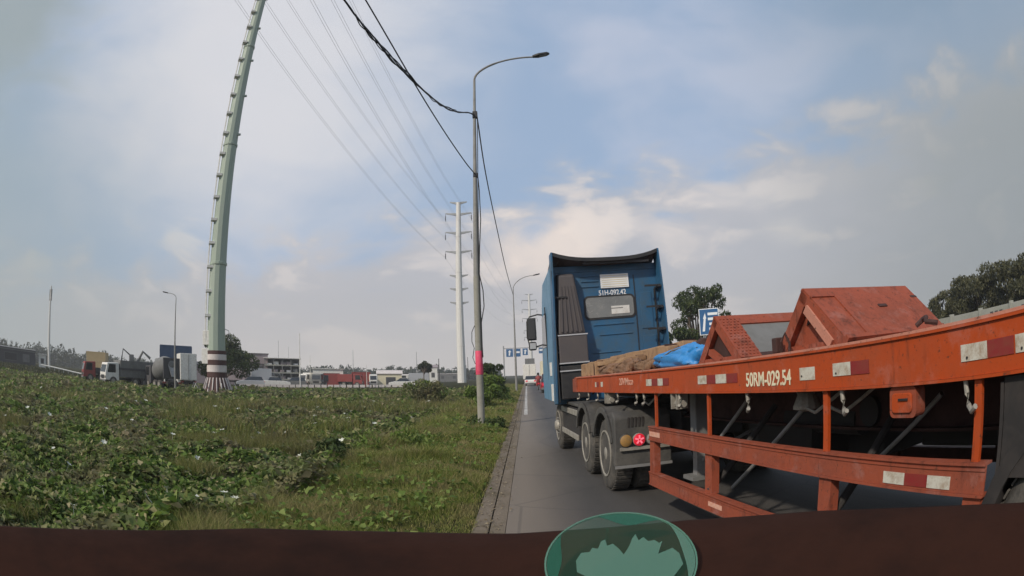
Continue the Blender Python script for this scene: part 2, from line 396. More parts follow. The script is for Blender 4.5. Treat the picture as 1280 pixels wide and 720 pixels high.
# road: asphalt sheet, concrete gutter, edge line, median kerb, far carriageway
am = bpy.data.materials.new('asphalt'); am.use_nodes = True
t = NT(am.node_tree); b = t.n['Principled BSDF']; g = t.new('ShaderNodeNewGeometry'); P = g.outputs['Position']
s_ = t.new('ShaderNodeSeparateXYZ'); t.l.new(P, s_.inputs[0])
mpn = t.new('ShaderNodeMapping'); t.l.new(P, mpn.inputs['Vector']); mpn.inputs['Scale'].default_value = (1, .12, 1)
c = t.mix(t.noise(mpn.outputs[0], 3.0, 5, .6), (.032, .030, .029), (.070, .064, .060))
c = t.mix(t.math('MULTIPLY', t.smooth(t.noise(P, .8, 4, .6), .50, .62), .35), c, (.035, .033, .032))
c = t.mix(t.math('MULTIPLY', t.smooth(t.noise(P, 70, 3, .75), .48, .66), .5), c, (.16, .15, .14))
dust = t.math('ADD', s_.outputs[0], t.math('MULTIPLY', t.math('SUBTRACT', t.noise(mpn.outputs[0], 1.4, 4), .5), .6))
c = t.mix(t.math('MULTIPLY', t.smooth(dust, .75, -.15), .85), c, (.20, .165, .13))
crk = t.new('ShaderNodeTexVoronoi'); crk.feature = 'DISTANCE_TO_EDGE'; t.l.new(t.mix(.16, P, t.new('ShaderNodeTexNoise', Scale=1.3).outputs['Color']), crk.inputs['Vector']); crk.inputs['Scale'].default_value = .55
c = t.mix(t.math('MULTIPLY', t.smooth(crk.outputs['Distance'], .010, .003), .28), c, (.025, .024, .024))
t.l.new(c, b.inputs['Base Color']); b.inputs['Roughness'].default_value = .8
bp = t.new('ShaderNodeBump'); bp.inputs['Strength'].default_value = .5; bp.inputs['Distance'].default_value = .01
t.l.new(t.noise(P, 120, 3, .7), bp.inputs['Height']); t.l.new(bp.outputs[0], b.inputs['Normal'])
M['asphalt'] = am
def sheet(name, x0, x1, y0, y1, z, m, thick=.05):
    o = MB().box(x0, x1, y0, y1, z-thick, z).build(name, m); return tag(o, kind='structure')
sheet('road', -.26, 8.3, -30, 900, 0, 'asphalt')
sheet('opposite_road', 8.75, 16.2, -30, 900, 0, 'asphalt')
# concrete gutter of cast lengths, each its own piece
gut = tag(empty('gutter', (0, 0, 0)), kind='structure')
gm1 = MB().box(-.42, -.265, .003, 1.997, -.05, .008).mesh('gutter_slab', 'kerb')
gm2 = MB().box(-.60, -.435, .003, 1.997, -.05, .012).mesh('gutter_slab', 'kerb')
for k in range(30):
    for mm in (gm1, gm2):
        o = bpy.data.objects.new('slab', mm); COL.objects.link(o); o.parent = gut; o.location = (0, -4+2*k, random.uniform(-.004, .004))
tag(MB().box(-.60, -.27, 56, 500, -.05, .008).build('far_gutter', 'kerb', gut), kind='stuff')
gut.children[-1].name = 'slab_strip' if gut.children else 'slab_strip'
# grit, dead leaves and dry clippings along the gutter
n_ = 2600; gx = -.52+.16*rng.normal(size=n_)*.8; gy = rng.uniform(2.5, 26, n_); GRIT = (gx, gy)
# edge line, broken and worn
lm = bpy.data.materials.new('worn_line_paint'); lm.use_nodes = True
t = NT(lm.node_tree); b = t.n['Principled BSDF']; g = t.new('ShaderNodeNewGeometry')
c = t.mix(t.smooth(t.noise(g.outputs['Position'], 5, 5, .7), .38, .58), (.16, .14, .125), (.58, .56, .52))
t.l.new(c, b.inputs['Base Color']); b.inputs['Roughness'].default_value = .8; M['line'] = lm
tag(MB().box(-.16, -.02, 22, 400, -.01, .005).build('road_edge_line', 'line'), kind='structure')
lane = tag(empty('lane_line', (0, 0, 0)), kind='structure')
for xx in (3.45, 7.9):
    for k in range(3, 16):
        tag(MB().box(xx, xx+.12, 3+8*k, 6+8*k, -.01, .005).build('dash_line', 'line', lane))
# median: low pale concrete barrier in cast lengths
med = tag(empty('median_barrier', (8.5, 0, 0)), 'low pale concrete median barrier seen beneath the trailer', 'barrier')
mm = MB().extrude([(-.16, 0), (.16, 0), (.10, .30), (-.10, .30)], 'y', 0, 1.98).mesh('kerb_block', 'concrete')
for k in range(40):
    o = bpy.data.objects.new('kerb_block', mm); COL.objects.link(o); o.parent = med; o.location = (0, -2+2*k, random.uniform(-.01, .01))
tag(MB().extrude([(-.16, 0), (.16, 0), (.10, .30), (-.10, .30)], 'y', 78, 400).build('far_kerb_strip', 'concrete', med), kind='stuff')
sheet('far_pavement', 16.2, 17.0, -10, 400, .12, 'kerb', .2)

# =================================================================== VEGETATION (counted by nobody)
def blades(n, px, py, pz, h, w, lean=.35, seg=2):
    """curved grass blades, one quad and one tip triangle folded into two quads"""
    a = rng.uniform(0, 2*np.pi, n); ln = h*rng.uniform(.1, lean*2, n); la = rng.uniform(0, 2*np.pi, n)
    dx, dy = np.cos(a)*w/2, np.sin(a)*w/2; lx, ly = np.cos(la)*ln, np.sin(la)*ln
    base = np.stack([px, py, pz], -1)
    v = np.empty((n, 5, 3))
    v[:, 0] = base-np.stack([dx, dy, 0*dx], -1); v[:, 1] = base+np.stack([dx, dy, 0*dx], -1)
    mid = base+np.stack([lx*.3, ly*.3, h*.6], -1)
    v[:, 2] = mid+.75*np.stack([dx, dy, 0*dx], -1); v[:, 3] = mid-.75*np.stack([dx, dy, 0*dx], -1)
    v[:, 4] = base+np.stack([lx, ly, h*.95], -1)
    i = (np.arange(n)*5)[:, None]
    f = np.concatenate([i+np.array([[0, 1, 2]]), i+np.array([[0, 2, 3]]), i+np.array([[3, 2, 4]])], 1).reshape(-1, 3)
    r = np.repeat(rng.uniform(0, 1, n), 3)
    return v.reshape(-1, 3), f, r
def leaves(n, c, size, tilt=.7, rnd=None, aspect=.75):
    """broad leaves: a folded pointed oval of four triangles"""
    yaw = rng.uniform(0, 2*np.pi, n); pitch = rng.normal(.15, tilt, n); roll = rng.normal(0, tilt, n)
    cy, sy, cp, sp, cr, sr = np.cos(yaw), np.sin(yaw), np.cos(pitch), np.sin(pitch), np.cos(roll), np.sin(roll)
    fwd = np.stack([cy*cp, sy*cp, sp], -1)
    side = np.stack([-sy*cr+cy*sp*-sr, cy*cr-sy*sp*sr, cp*sr], -1)
    upv = np.cross(fwd, side)
    s = size[:, None]
    pts = [-.5*fwd*s, (-.1*fwd+.5*aspect*side+.12*upv)*s, (.62*fwd-.1*upv)*s, (-.1*fwd-.5*aspect*side+.12*upv)*s, .05*fwd*s]
    v = np.stack([c+p for p in pts], 1)
    i = (np.arange(n)*5)[:, None]
    f = np.concatenate([i+np.array([q]) for q in ([0, 1, 4], [1, 2, 4], [2, 3, 4], [3, 0, 4])], 1).reshape(-1, 3)
    r = np.repeat(rng.uniform(0, 1, n) if rnd is None else rnd, 4)
    return v.reshape(-1, 3), f, r
def cat(parts):
    V = []; F = []; Rn = []; o = 0
    for v, f, r in parts: V.append(v); F.append(f+o); Rn.append(r); o += len(v)
    return np.concatenate(V), np.concatenate(F), np.concatenate(Rn)
def scatter(n, x0, x1, y0, y1, dmin, dmax, keep=None, pw=1.3):
    out = []; tot = 0
    while tot < n:
        # area density falls off with distance from the road user's side of the field
        x = rng.uniform(x0, x1, n*2); y = rng.uniform(y0, y1, n*2); d = np.hypot(x, y)
        ok = (d > dmin) & (d < dmax) & (rng.uniform(0, 1, n*2) < (dmin/np.maximum(d, dmin))**pw)
        a = np.degrees(np.arctan2(x, y)); ok &= (a > -72) & (a < 5)
        if keep is not None: ok &= keep(x, y)
        p = np.stack([x[ok], y[ok]], -1); out.append(p); tot += len(p)
    return np.concatenate(out)[:n]
def veg_zone(x, y):      # 0 turf verge .. 1 broad-leaf mass
    edge = -3.0-.035*np.clip(y-6, 0, 60)+.55*hsh(x*.5+3, y*.55)
    return np.clip((edge-x)/.8, 0, 1)
M['grass'] = leafmat('grass_blades', [(0, (.10, .14, .025)), (.45, (.17, .225, .045)), (.8, (.29, .30, .085)), (1, (.46, .36, .17))], .4, patch=(1.1, .6, (.33, .26, .14)))
M['tallgrass'] = leafmat('tall_grass_blades', [(0, (.09, .12, .022)), (.6, (.18, .20, .05)), (1, (.32, .27, .12))], .38, patch=(.3, .7, (.20, .165, .085)))
M['broadleaf'] = leafmat('broad_leaves', [(0, (.035, .065, .012)), (.35, (.10, .17, .032)), (.7, (.19, .27, .06)), (.9, (.33, .32, .14)), (1, (.50, .42, .25))], .38, patch=(.55, .72, (.19, .155, .095)))
M['shrubleaf'] = leafmat('dark_shrub_leaves', [(0, (.03, .05, .016)), (.6, (.06, .09, .028)), (1, (.12, .145, .05))], .3)
M['petal'] = mat('white_petals', (.55, .56, .48), .7)
# turf on the verge
parts = []
for n, d0, d1, w0, h0 in ((95000, 3.2, 12, .006, .10), (60000, 10, 26, .012, .12), (40000, 22, 90, .035, .16)):
    p = scatter(n, -26, -.36, .5, 90, d0, d1, keep=lambda x, y: (rng.uniform(0, 1, len(x)) > veg_zone(x, y)*.9) & (x < -.60+.09*hsh(x*2, y*2.3)+.06*hsh(x, y*7)+.05*rng.normal(size=len(x))) & (x > -3.6-.04*y))
    near_edge = np.clip((p[:, 0]+1.9)/1.1, 0, 1)
    h = h0*rng.uniform(.5, 1.7, n)*(1-.45*near_edge)*(1+1.1*np.clip(hsh(p[:, 0]*1.9, p[:, 1]*1.6), -.5, 1))*(1+.5*np.clip((-p[:, 0]-1.8)/1.5, 0, 1))
    d = np.hypot(p[:, 0], p[:, 1])
    parts.append(blades(n, p[:, 0], p[:, 1], ground_z(p[:, 0], p[:, 1]), h, w0*rng.uniform(.7, 1.4, n), .55))
v, f, r = cat(parts)
tag(np_obj('grass', v, f, 'grass', r), kind='stuff')
M['litter'] = leafmat('dry_clippings', [(0, (.10, .07, .04)), (.6, (.22, .17, .10)), (1, (.36, .30, .20))], .1)
gsz = rng.uniform(.008, .03, len(GRIT[0])); ok_ = (GRIT[0] > -.62) & (GRIT[0] < -.05)
v, f, r = leaves(int(ok_.sum()), np.stack([GRIT[0][ok_], GRIT[1][ok_], np.full(int(ok_.sum()), .018)], -1), gsz[ok_]*(1+GRIT[1][ok_]/18), .12)
tag(np_obj('dry_clippings', v, f, 'litter', r), kind='stuff')
# loose broad weeds standing in the turf
cl = scatter(420, -4.2, -.9, 1, 34, 4, 34, keep=lambda x, y: veg_zone(x, y) < .9, pw=.9)
cs = []; sz = []
for x, y in cl:
    k = int(rng.integers(7, 26)); rr_ = rng.uniform(.05, .16)
    q = rng.normal(size=(k, 3))*np.array([rr_, rr_, .045])+np.array([x, y, float(ground_z(x, y))+rng.uniform(.05, .16)]); cs.append(q); sz.append(np.full(k, rng.uniform(.035, .075)*(1+math.hypot(x, y)/22)))
cs = np.concatenate(cs); sz = np.concatenate(sz)
M['weedleaf'] = leafmat('turf_weed_leaves', [(0, (.07, .11, .02)), (.5, (.13, .20, .04)), (1, (.25, .30, .09))], .38)
v, f, r = leaves(len(cs), cs, sz*rng.uniform(.6, 1.3, len(cs)), .6)
tag(np_obj('turf_weeds', v, f, 'weedleaf', r), kind='stuff')
# broad-leaf mass over the low ground
def canopy(x, y):
    return ground_z(x, y)+.24+.20*hsh(x*.9, y*.9)+.17*hsh(x*2.4+1, y*2.3)+.06*hsh(x*6, y*6.5)
parts = []
for n, d0, d1, s0 in ((76000, 4.2, 14, .105), (60000, 12, 28, .17), (50000, 24, 62, .30)):
    p = scatter(n, -50, -2.0, .5, 62, d0, d1, keep=lambda x, y: rng.uniform(0, 1, len(x)) < veg_zone(x, y), pw=1.1)
    depth = rng.exponential(.09, n)
    z = canopy(p[:, 0], p[:, 1])-np.minimum(depth, .3)+.03*rng.normal(size=n)
    parts.append(leaves(n, np.stack([p[:, 0], p[:, 1], z], -1), s0*rng.uniform(.5, 1.5, n), .55))
v, f, r = cat(parts)
tag(np_obj('ground_cover_leaves', v, f, 'broadleaf', r), kind='stuff')
# taller grass in clumps among the leaves and along the far edge of the field
parts = []
for n, d0, d1, w0, h0 in ((30000, 5, 18, .013, .50), (38000, 16, 44, .035, .80), (22000, 34, 60, .07, .95)):
    p = scatter(n, -60, -1.6, .5, 75, d0, d1, keep=lambda x, y: (veg_zone(x, y) > .2) & ((hsh(x*.55+5, y*.6+2) > .28) | (np.hypot(x, y) > 30)) & (x < -3-.02*y), pw=.9)
    gz = ground_z(p[:, 0], p[:, 1]); h = h0*rng.uniform(.4, 1.15, n)
    h = h*np.where(np.hypot(p[:, 0], p[:, 1]) > 34, .5, 1)*np.where(np.degrees(np.arctan2(p[:, 0], p[:, 1])) < -38, .7, 1)
    dm = np.hypot(p[:, 0]+24.2, p[:, 1]-37.6); h = h*np.where(dm < 9, .3, 1)
    parts.append(blades(n, p[:, 0], p[:, 1], gz, h, w0*rng.uniform(.6, 1.3, n), .4))
v, f, r = cat(parts)
tag(np_obj('tall_grass', v, f, 'tallgrass', r), kind='stuff')
M['bankgrass'] = leafmat('dull_bank_grass', [(0, (.045, .055, .025)), (.6, (.075, .08, .04)), (1, (.13, .12, .07))], .3)
# rough growth over the far left embankment and between field and yard
n = 42000; a_ = rng.uniform(-72, -8, n); d_ = rng.uniform(50, 108, n); keepm = (a_ < -40) | (d_ < 72)
a_, d_ = np.radians(a_[keepm]), d_[keepm]; px_, py_ = d_*np.sin(a_), d_*np.cos(a_); n = len(px_)
v, f, r = blades(n, px_, py_, ground_z(px_, py_)-.03, rng.uniform(.06, .28, n), rng.uniform(.10, .3, n), .5)
tag(np_obj('embankment_grass', v, f, 'bankgrass', r), kind='stuff')
# scattered white flowers: each one its own small plant head on the leaves
def flower(i, x, y, s):
    e = MB(); z = float(canopy(x, y))+.13
    n = 6
    for k in range(n):
        a = 2*math.pi*k/n+i; c1 = (math.cos(a), math.sin(a)); c2 = (-c1[1], c1[0])
        e._add([(0, 0, 0), (s*.5*c1[0]+s*.28*c2[0], s*.5*c1[1]+s*.28*c2[1], s*.25), (s*c1[0], s*c1[1], s*.35), (s*.5*c1[0]-s*.28*c2[0], s*.5*c1[1]-s*.28*c2[1], s*.25)], [(0, 1, 2, 3)])
    e.tube([(0, 0, -.25), (.01, 0, -.1), (0, 0, 0)], .004, 4)
    o = e.build('white_flower', 'petal'); o.location = (x, y, z); o.rotation_euler = (random.uniform(-.5, .5), random.uniform(-.3, .6), random.uniform(0, 6))
    tag(o, 'small white flower standing above the leafy ground cover left of the road', 'flower', 'white flowers dotted over the ground cover')
fl = scatter(84, -30, -3.4, 2, 34, 6, 34, keep=lambda x, y: veg_zone(x, y) > .6, pw=.7)
for i, (x, y) in enumerate(fl): flower(i, float(x), float(y), .05+.0036*math.hypot(x, y)*random.uniform(.6, 1.3))

# shrubs and trees
def leaf_cloud(centres, radii, n, size, squash=.8, tilt=.9, aspect=.6, shell=.5):
    k = len(centres); ci = rng.choice(k, n, p=np.array(radii)**2/np.sum(np.array(radii)**2))
    c = np.array(centres)[ci]; r = np.array(radii)[ci]
    d = rng.normal(size=(n, 3)); d /= np.linalg.norm(d, axis=1)[:, None]
    rr = r*rng.uniform(shell, 1.08, n)**.7
    p = c+d*rr[:, None]*np.array([1, 1, squash])
    return leaves(n, p, size*rng.uniform(.5, 1.4, n), tilt, aspect=aspect)
def plant(name, x, y, z, h, w, n, leaf, m, label, cat_, group=None, crad=1.0, trunk=True, crown_from=.35, spread=1.0, lean=(0, 0), clumps=14, aspect=.5):
    t = tag(empty(name, (x, y, z)), label, cat_, group)
    cs = []; rs = []; mb = MB()
    top = Vector((lean[0], lean[1], h*.62))
    if trunk: mb.tube([(0, 0, -.1), (lean[0]*.3, lean[1]*.3, h*.3), top], [h*.028, h*.02, h*.011], 7)
    for k in range(clumps):
        a = random.uniform(0, 6.28); q = random.uniform(.15, 1)**.6; zz = random.uniform(crown_from, .9)
        rad = w/2*q*(1-.55*max(0, (zz-.6)/.4))*spread
        c = Vector((lean[0]+rad*math.cos(a), lean[1]+rad*math.sin(a), h*zz)); cs.append(tuple(c)); rs.append(w*random.uniform(.10, .2)*crad)
        if trunk or k % 2 == 0: mb.tube([(lean[0]*.5, lean[1]*.5, h*crown_from*random.uniform(.5, .9)) if trunk else (0, 0, 0), (c+Vector((lean[0]*.5, lean[1]*.5, h*crown_from)))/2+Vector((0, 0, -h*.03)), c], [h*.012, h*.008, h*.003], 5)
    mb.build('trunk' if trunk else 'stem', 'bark', t, smooth=True)
    v, f, r = leaf_cloud(cs, rs, n, leaf, aspect=aspect)
    np_obj('crown' if trunk else 'foliage', v, f, m, r, t)
    return t
M['treeleaf'] = leafmat('tree_leaves', [(0, (.03, .05, .018)), (.6, (.06, .085, .03)), (1, (.12, .14, .055))], .3)
M['wallleaf'] = leafmat('pale_tree_leaves', [(0, (.055, .058, .03)), (.6, (.10, .10, .05)), (1, (.17, .16, .085))], .3)  # lighter leaf colours for the trees behind the wall
M['hazyleaf'] = leafmat('distant_leaves', [(0, (.03, .042, .022)), (.6, (.055, .068, .034)), (1, (.10, .105, .05))], .3)
M['brushleaf'] = leafmat('pampas_leaves', [(0, (.10, .09, .05)), (1, (.22, .18, .11))], .3)
plant('roadside_bush', -2.1, 27, 0, 1.2, 1.7, 1300, .20, 'weedleaf', 'big-leaved green bush right behind the pink-banded lamp post', 'bush', trunk=False, crown_from=.15, clumps=18)
plant('roadside_bush', -2.3, 33, 0, 1.7, 2.2, 1500, .22, 'weedleaf', 'tall ragged bush farther along the verge, short of the second lamp post', 'bush', trunk=False, crown_from=.15, clumps=16)
plant('roadside_bush', -2.4, 41, 0, 2.6, 2.6, 3500, .2, 'treeleaf', 'dark bush on the verge just before the blue gantry signs', 'bush', trunk=False, crown_from=.1, clumps=14)
plant('field_shrub', -6.9, 36, -.3, 1.6, 3.2, 5000, .16, 'tallgrass' if False else 'broadleaf', 'feathery green shrub standing out of the field left of the lamp post', 'bush', trunk=False, crown_from=.15, clumps=18)
plant('low_shrub', -3.1, 11.6, -.25, .55, 1.9, 1500, .13, 'weedleaf', 'loose leafy weed clump at the edge of the turf where the ground cover begins', 'bush', trunk=False, crown_from=.2, clumps=22, spread=1.2, aspect=.35)
plant('low_shrub', -3.9, 9.8, -.35, .6, 1.4, 1300, .13, 'shrubleaf', 'darker low shrub in a hollow in the middle of the field', 'bush', trunk=False, crown_from=.25, clumps=12, spread=1.2)
plant('post_foot_weeds', -1.2, 16.6, 0, .26, 1.2, 700, .10, 'shrubleaf', 'dark weeds growing round the foot of the nearest lamp post', 'weed', trunk=False, crown_from=.2, clumps=12, spread=1.1)
x, y = polar(-32.0, 64)
plant('tree', x, y, 0, 6.0, 6.6, 9000, .3, 'treeleaf', 'dark round tree standing behind the striped foot of the green mast', 'tree', crown_from=.25, clumps=26)
x, y = polar(-10.6, 92)
plant('tree', x, y, 0, 4.4, 3.2, 1800, .3, 'hazyleaf', 'small umbrella-shaped tree on the field edge left of the white pylon', 'tree', crown_from=.6, clumps=9)
plant('tree', 13.3, 42.5, 0, 8.6, 5.6, 5200, .36, 'treeleaf', 'open-crowned green tree beyond the road, right of the blue cab', 'tree', crown_from=.30, clumps=30, aspect=.30, lean=(.9, 0), crad=.75)
plant('tree', 10.6, 40, 0, 5.0, 3.8, 4500, .3, 'treeleaf', 'lower dark tree half hidden behind the right side of the blue cab', 'tree', crown_from=.15, clumps=16)
hedge = []
for k in range(12): hedge.append((11.2+k*.45, 36+random.uniform(-1, 1), random.uniform(.6, 2.2)))
v, f, r = leaf_cloud(hedge, [.75]*12, 5500, .2)
tag(np_obj('roadside_hedge', v, f, 'treeleaf', r), 'dense low hedge behind the blue tarpaulin on the far roadside', 'hedge')
for i, (az, d, h, w, lab) in enumerate(((47.5, 48, 5.6, 6.0, 'dark broad tree behind the concrete wall, first of the wall trees'), (51, 46, 6.0, 7.5, 'dense dark tree behind the middle of the concrete wall'), (55, 44, 6.2, 7.5, 'tall dense tree behind the higher part of the concrete wall'), (60, 43, 6.8, 8, 'tallest dark tree behind the concrete wall at the edge of the view'))):
    x, y = polar(az, d)
    plant('tree', x, y, 0, h, w, 9500, .30, 'wallleaf', lab, 'tree', 'trees behind the concrete wall', crown_from=.15, clumps=40, crad=.7, aspect=.4)
for az, d, h, lab in ((42.4, 40, 3.2, 'pale feathery shrub left of the dark wall trees'), (44.0, 41, 3.6, 'pale feathery shrub touching the first dark wall tree')):
    x, y = polar(az, d); plant('tall_shrub', x, y, 0, h, 1.3, 1400, .22, 'brushleaf', lab, 'bush', trunk=False, crown_from=.4, clumps=8, aspect=.25)
# far woods on the horizon: one mass on each side
def woods(name, az0, az1, d, hmin, hmax, n, m, kind='stuff'):
    cs = []; rs = []
    k = int((az1-az0)*4.5)
    for i in range(k):
        a = az0+(az1-az0)*(i+random.random())/k; dd = d*random.uniform(.93, 1.12); x, y = polar(a, dd)
        h = random.uniform(hmin, hmax); w = d*.011*random.uniform(.5, 1.2)
        zz = 0
        while zz < h:
            cs.append((x+random.uniform(-w, w)*.4, y, zz)); rs.append(w*(1-.6*zz/h)+.15); zz += w*.7
    v, f, r = leaf_cloud(cs, rs, n, d*.0052, squash=1.2, aspect=.5)
    return tag(np_obj(name, v, f, m, r), kind=kind)
woods('far_woods', -75, -45, 260, 6, 9, 26000, 'hazyleaf')
woods('distant_treeline', -45, -3, 300, 4, 7.5, 36000, 'hazyleaf')
woods('distant_treeline', 4, 75, 320, 5, 8, 30000, 'hazyleaf')

# =================================================================== POLES, MASTS, WIRES
def rot_from_cols(a, b, c): return Matrix((a, b, c)).transposed().to_euler()
def lamp_post(x, y, h, arm, rise, label, name='street_lamp', r0=.115, band=False, mirror=1, detail=True, mt='polegrey'):
    t = tag(empty(name, (x, y, 0)), label, 'street lamp')
    hs = h*.18
    MB().tube([(0, 0, 0), (0, 0, hs*2.2)], [r0, r0*.86], 14).build('post', 'concretepole' if band else mt, t, smooth=True)
    MB().tube([(0, 0, hs*2.2), (0, 0, h*.7), (0, 0, h)], [r0*.80, r0*.55, r0*.36], 12).build('upper_post', mt, t, smooth=True)
    pts = []
    for k in range(13):
        u = k/12; pts.append((mirror*arm*(1-math.cos(u*math.pi/2))**.95, 0, h+rise*math.sin(u*math.pi/2)))
    MB().tube(pts, [r0*.36]*7+[r0*.28]*6, 9).build('arm', mt, t, smooth=True)
    e = pts[-1]; hd = empty('lamp_head', (e[0], 0, e[2])); hd.parent = t; hd.rotation_euler = (0, -mirror*R(12), 0 if mirror > 0 else math.pi)
    if mirror < 0: hd.rotation_euler = (0, R(12), 0); hd.scale = (-1, 1, 1)
    mb = MB(); mb.extrude([(0, -.05), (.22, -.12), (.55, -.10), (.66, 0), (.55, .10), (.22, .12), (0, .05)], 'z', -.03, .06)
    mb.build('housing', 'black', hd, bevel=.02)
    MB().extrude([(.24, -.08), (.52, -.07), (.58, 0), (.52, .07), (.24, .08)], 'z', -.045, -.031).build('lens', 'glass', hd)
    if detail: MB().box(-r0*1.9, r0*1.9, -r0*1.9, r0*1.9, 0, .03).build('base_plate', 'concretepole', t)
    return t
L1 = (-1.46, 17.3)
lp = lamp_post(*L1, 12.0, 2.15, .92, 'nearest tall grey street lamp, pink band round its post, rising from the grass verge', band=True)
MB().lathe([(.114, 1.66), (.118, 1.67), (.116, 2.05), (.112, 2.40), (.108, 2.41)], 20).build('band', 'pink', lp, smooth=True)
MB().tube([(-.10, -.05, 3.2), (-.19, -.06, 3.0), (-.20, -.05, 2.7), (-.13, -.08, 2.5), (-.19, -.05, 2.2), (-.12, -.04, 2.0)], .012, 5).build('cable_loop', 'wire', lp, smooth=True)
pts = [(.09, -.05, 8.2), (.14, -.05, 7.6), (.17, -.05, 6.6), (.12, -.06, 5.6), (.10, -.06, 4.8), (.20, -.05, 4.3), (.22, -.05, 3.8), (.12, -.06, 3.3), (.12, -.07, 2.6), (.13, -.07, 2.2)]
MB().tube(pts, .016, 6).build('downlead', 'wire', lp, smooth=True)
MB().tube([(.10, 0, 10.3), (.09, -.03, 6), (.12, -.02, 2.2)], .014, 6).build('downlead', 'wire', lp, smooth=True)
MB().box(-.07, .10, -.09, .09, 10.38, 10.62).build('cable_clamp', 'black', lp, bevel=.01)
MB().box(-.06, .08, -.08, .08, 8.1, 8.25).build('cable_clamp', 'black', lp, bevel=.01)
lamp_post(-1.03, 54, 10.0, 2.0, 1.3, 'second grey street lamp farther along the verge beside the blue gantry signs', r0=.11)
x, y = polar(-37.5, 46)
lamp_post(x, y, 7.6, 1.0, .45, 'slim grey street lamp in the yard left of the green mast, arm to the left', r0=.09, mirror=-1)

def spline(p, n=10):
    P = [Vector(q) for q in p]; P = [2*P[0]-P[1]]+P+[2*P[-1]-P[-2]]; out = []
    for i in range(1, len(P)-2):
        for k in range(n):
            u = k/n; a, b, c, d = P[i-1:i+3]
            out.append(.5*((2*b)+(c-a)*u+(2*a-5*b+4*c-d)*u*u+(3*b-a-3*c+d)*u**3))
    out.append(P[-2]); return out
def wire(name, pts, r, m, label, group=None, n=6): 
    o = MB().tube(spline(pts), r, n).build(name, m, smooth=True); return tag(o, label, 'cable', group)
# twisted bundle sagging from the nearest lamp post, running back over the verge
def plan(Y, k=.2): return -1.46-k*(17.3-Y)
main = spline([(L1[0], 17.3, 10.5), (plan(16.6), 16.6, 10.25), (plan(15.2), 15.2, 9.60), (plan(13.5), 13.5, 9.10), (plan(11.5), 11.5, 8.82), (plan(9.6), 9.6, 8.72), (plan(8.1), 8.1, 8.80), (plan(6), 6, 9.1), (plan(2), 2, 9.9), (plan(-3), -3, 10.8)], 14)
bd = tag(empty('twisted_cable_bundle', main[0]), 'thick twisted black cable bundle sagging from the nearest lamp post, fattest near the top edge', 'cable')
for s in range(4):
    q = []
    for i, p in enumerate(main):
        u = i/len(main); a = i*.38+s*1.57; loose = .012+.045*max(0, math.sin(i*.19+s))**2*(1 if u > .22 else .15)
        q.append(p-main[0]+Vector((math.cos(a)*loose, 0, math.sin(a)*loose-.03*max(0, math.sin(i*.23+s*2))*(u > .25))))
    MB().tube(q, .013+.005*(s % 2), 5).build('strand', 'wire', bd, smooth=True)
wire('overhead_cable', [(L1[0]+.02, 17.3, 8.2), (plan(16.2), 16.2, 8.25), (plan(14.2), 14.2, 8.45), (plan(12), 12, 8.8), (plan(9), 9, 9.42), (plan(5), 5, 10.2), (plan(-3), -3, 11.5)], .019, 'wire', 'single black cable crossing the bundle and meeting the nearest lamp post lower down')
wire('overhead_cable', [(L1[0]+.08, 17.3, 10.5), (-1.40, 22, 10.0), (-1.30, 30, 9.45), (-1.2, 40, 9.2), (-1.05, 54, 9.5)], .024, 'wire', 'black cable slanting down from the nearest lamp post to the second lamp post')

def monopole(x, y, H, r0, r1, arms, rz, label, near=False, lean=0, z0=0):
    t = tag(empty('power_mast', (x, y, z0), (0, lean, rz)), label, 'power mast')
    rad = lambda z: r0+(r1-r0)*z/H
    zs = [0, H*.2, H*.4, H*.6, H*.8, H]
    m = 'mastgreen' if near else 'white'
    for a, b in zip(zs[:-1], zs[1:]):
        MB().tube([(0, 0, a+.003), (0, 0, b)], [rad(a), rad(b)], 12).build('shaft_section', m, t)
    for z in zs[1:-1]:
        MB().lathe([(rad(z)+.02, z-.12), (rad(z)+.05, z-.1), (rad(z)+.05, z+.1), (rad(z)+.02, z+.12)], 16).build('joint_collar', m, t)
    tips = []
    for z, s in arms:
        for sg in (-1, 1):
            MB().hexa([(sg*rad(z)*.8, -.28, z-.35), (sg*s, -.10, z+.22), (sg*s, .10, z+.22), (sg*rad(z)*.8, .28, z-.35)], [(sg*rad(z)*.8, -.28, z+.30), (sg*s, -.10, z+.48), (sg*s, .10, z+.48), (sg*rad(z)*.8, .28, z+.30)]).build('cross_arm', m if near else 'galv', t)
            if s > 2.6:
                ins = MB().lathe([(.06, z-1.5), (.16, z-1.4), (.07, z-1.25), (.16, z-1.1), (.07, z-.95), (.16, z-.8), (.07, z-.65), (.16, z-.5), (.05, z-.3), (.04, z+.3)], 8, o=(sg*s, 0, 0)); ins.build('insulator', 'darksheet', t)
                MB().tube([(sg*s, -1.1, z-1.1), (sg*s, -.35, z-1.75), (sg*s, .35, z-1.75), (sg*s, 1.1, z-1.1)], .07, 5).build('jumper', 'wire', t)
                tips.append((z, sg*s))
    return t, rad, tips
MX, MY = polar(-32.75, 44.7)
MHEAD = R(-6)
t1, rad, tips = monopole(MX, MY, 52, .82, .34, [(40.6, 4.0), (45, 4.0), (49.4, 4.0)], -MHEAD, 'huge pale green power mast with a ladder and maroon striped foot', True, lean=R(-.7))
t1.rotation_euler = (0, R(-.7), R(12))
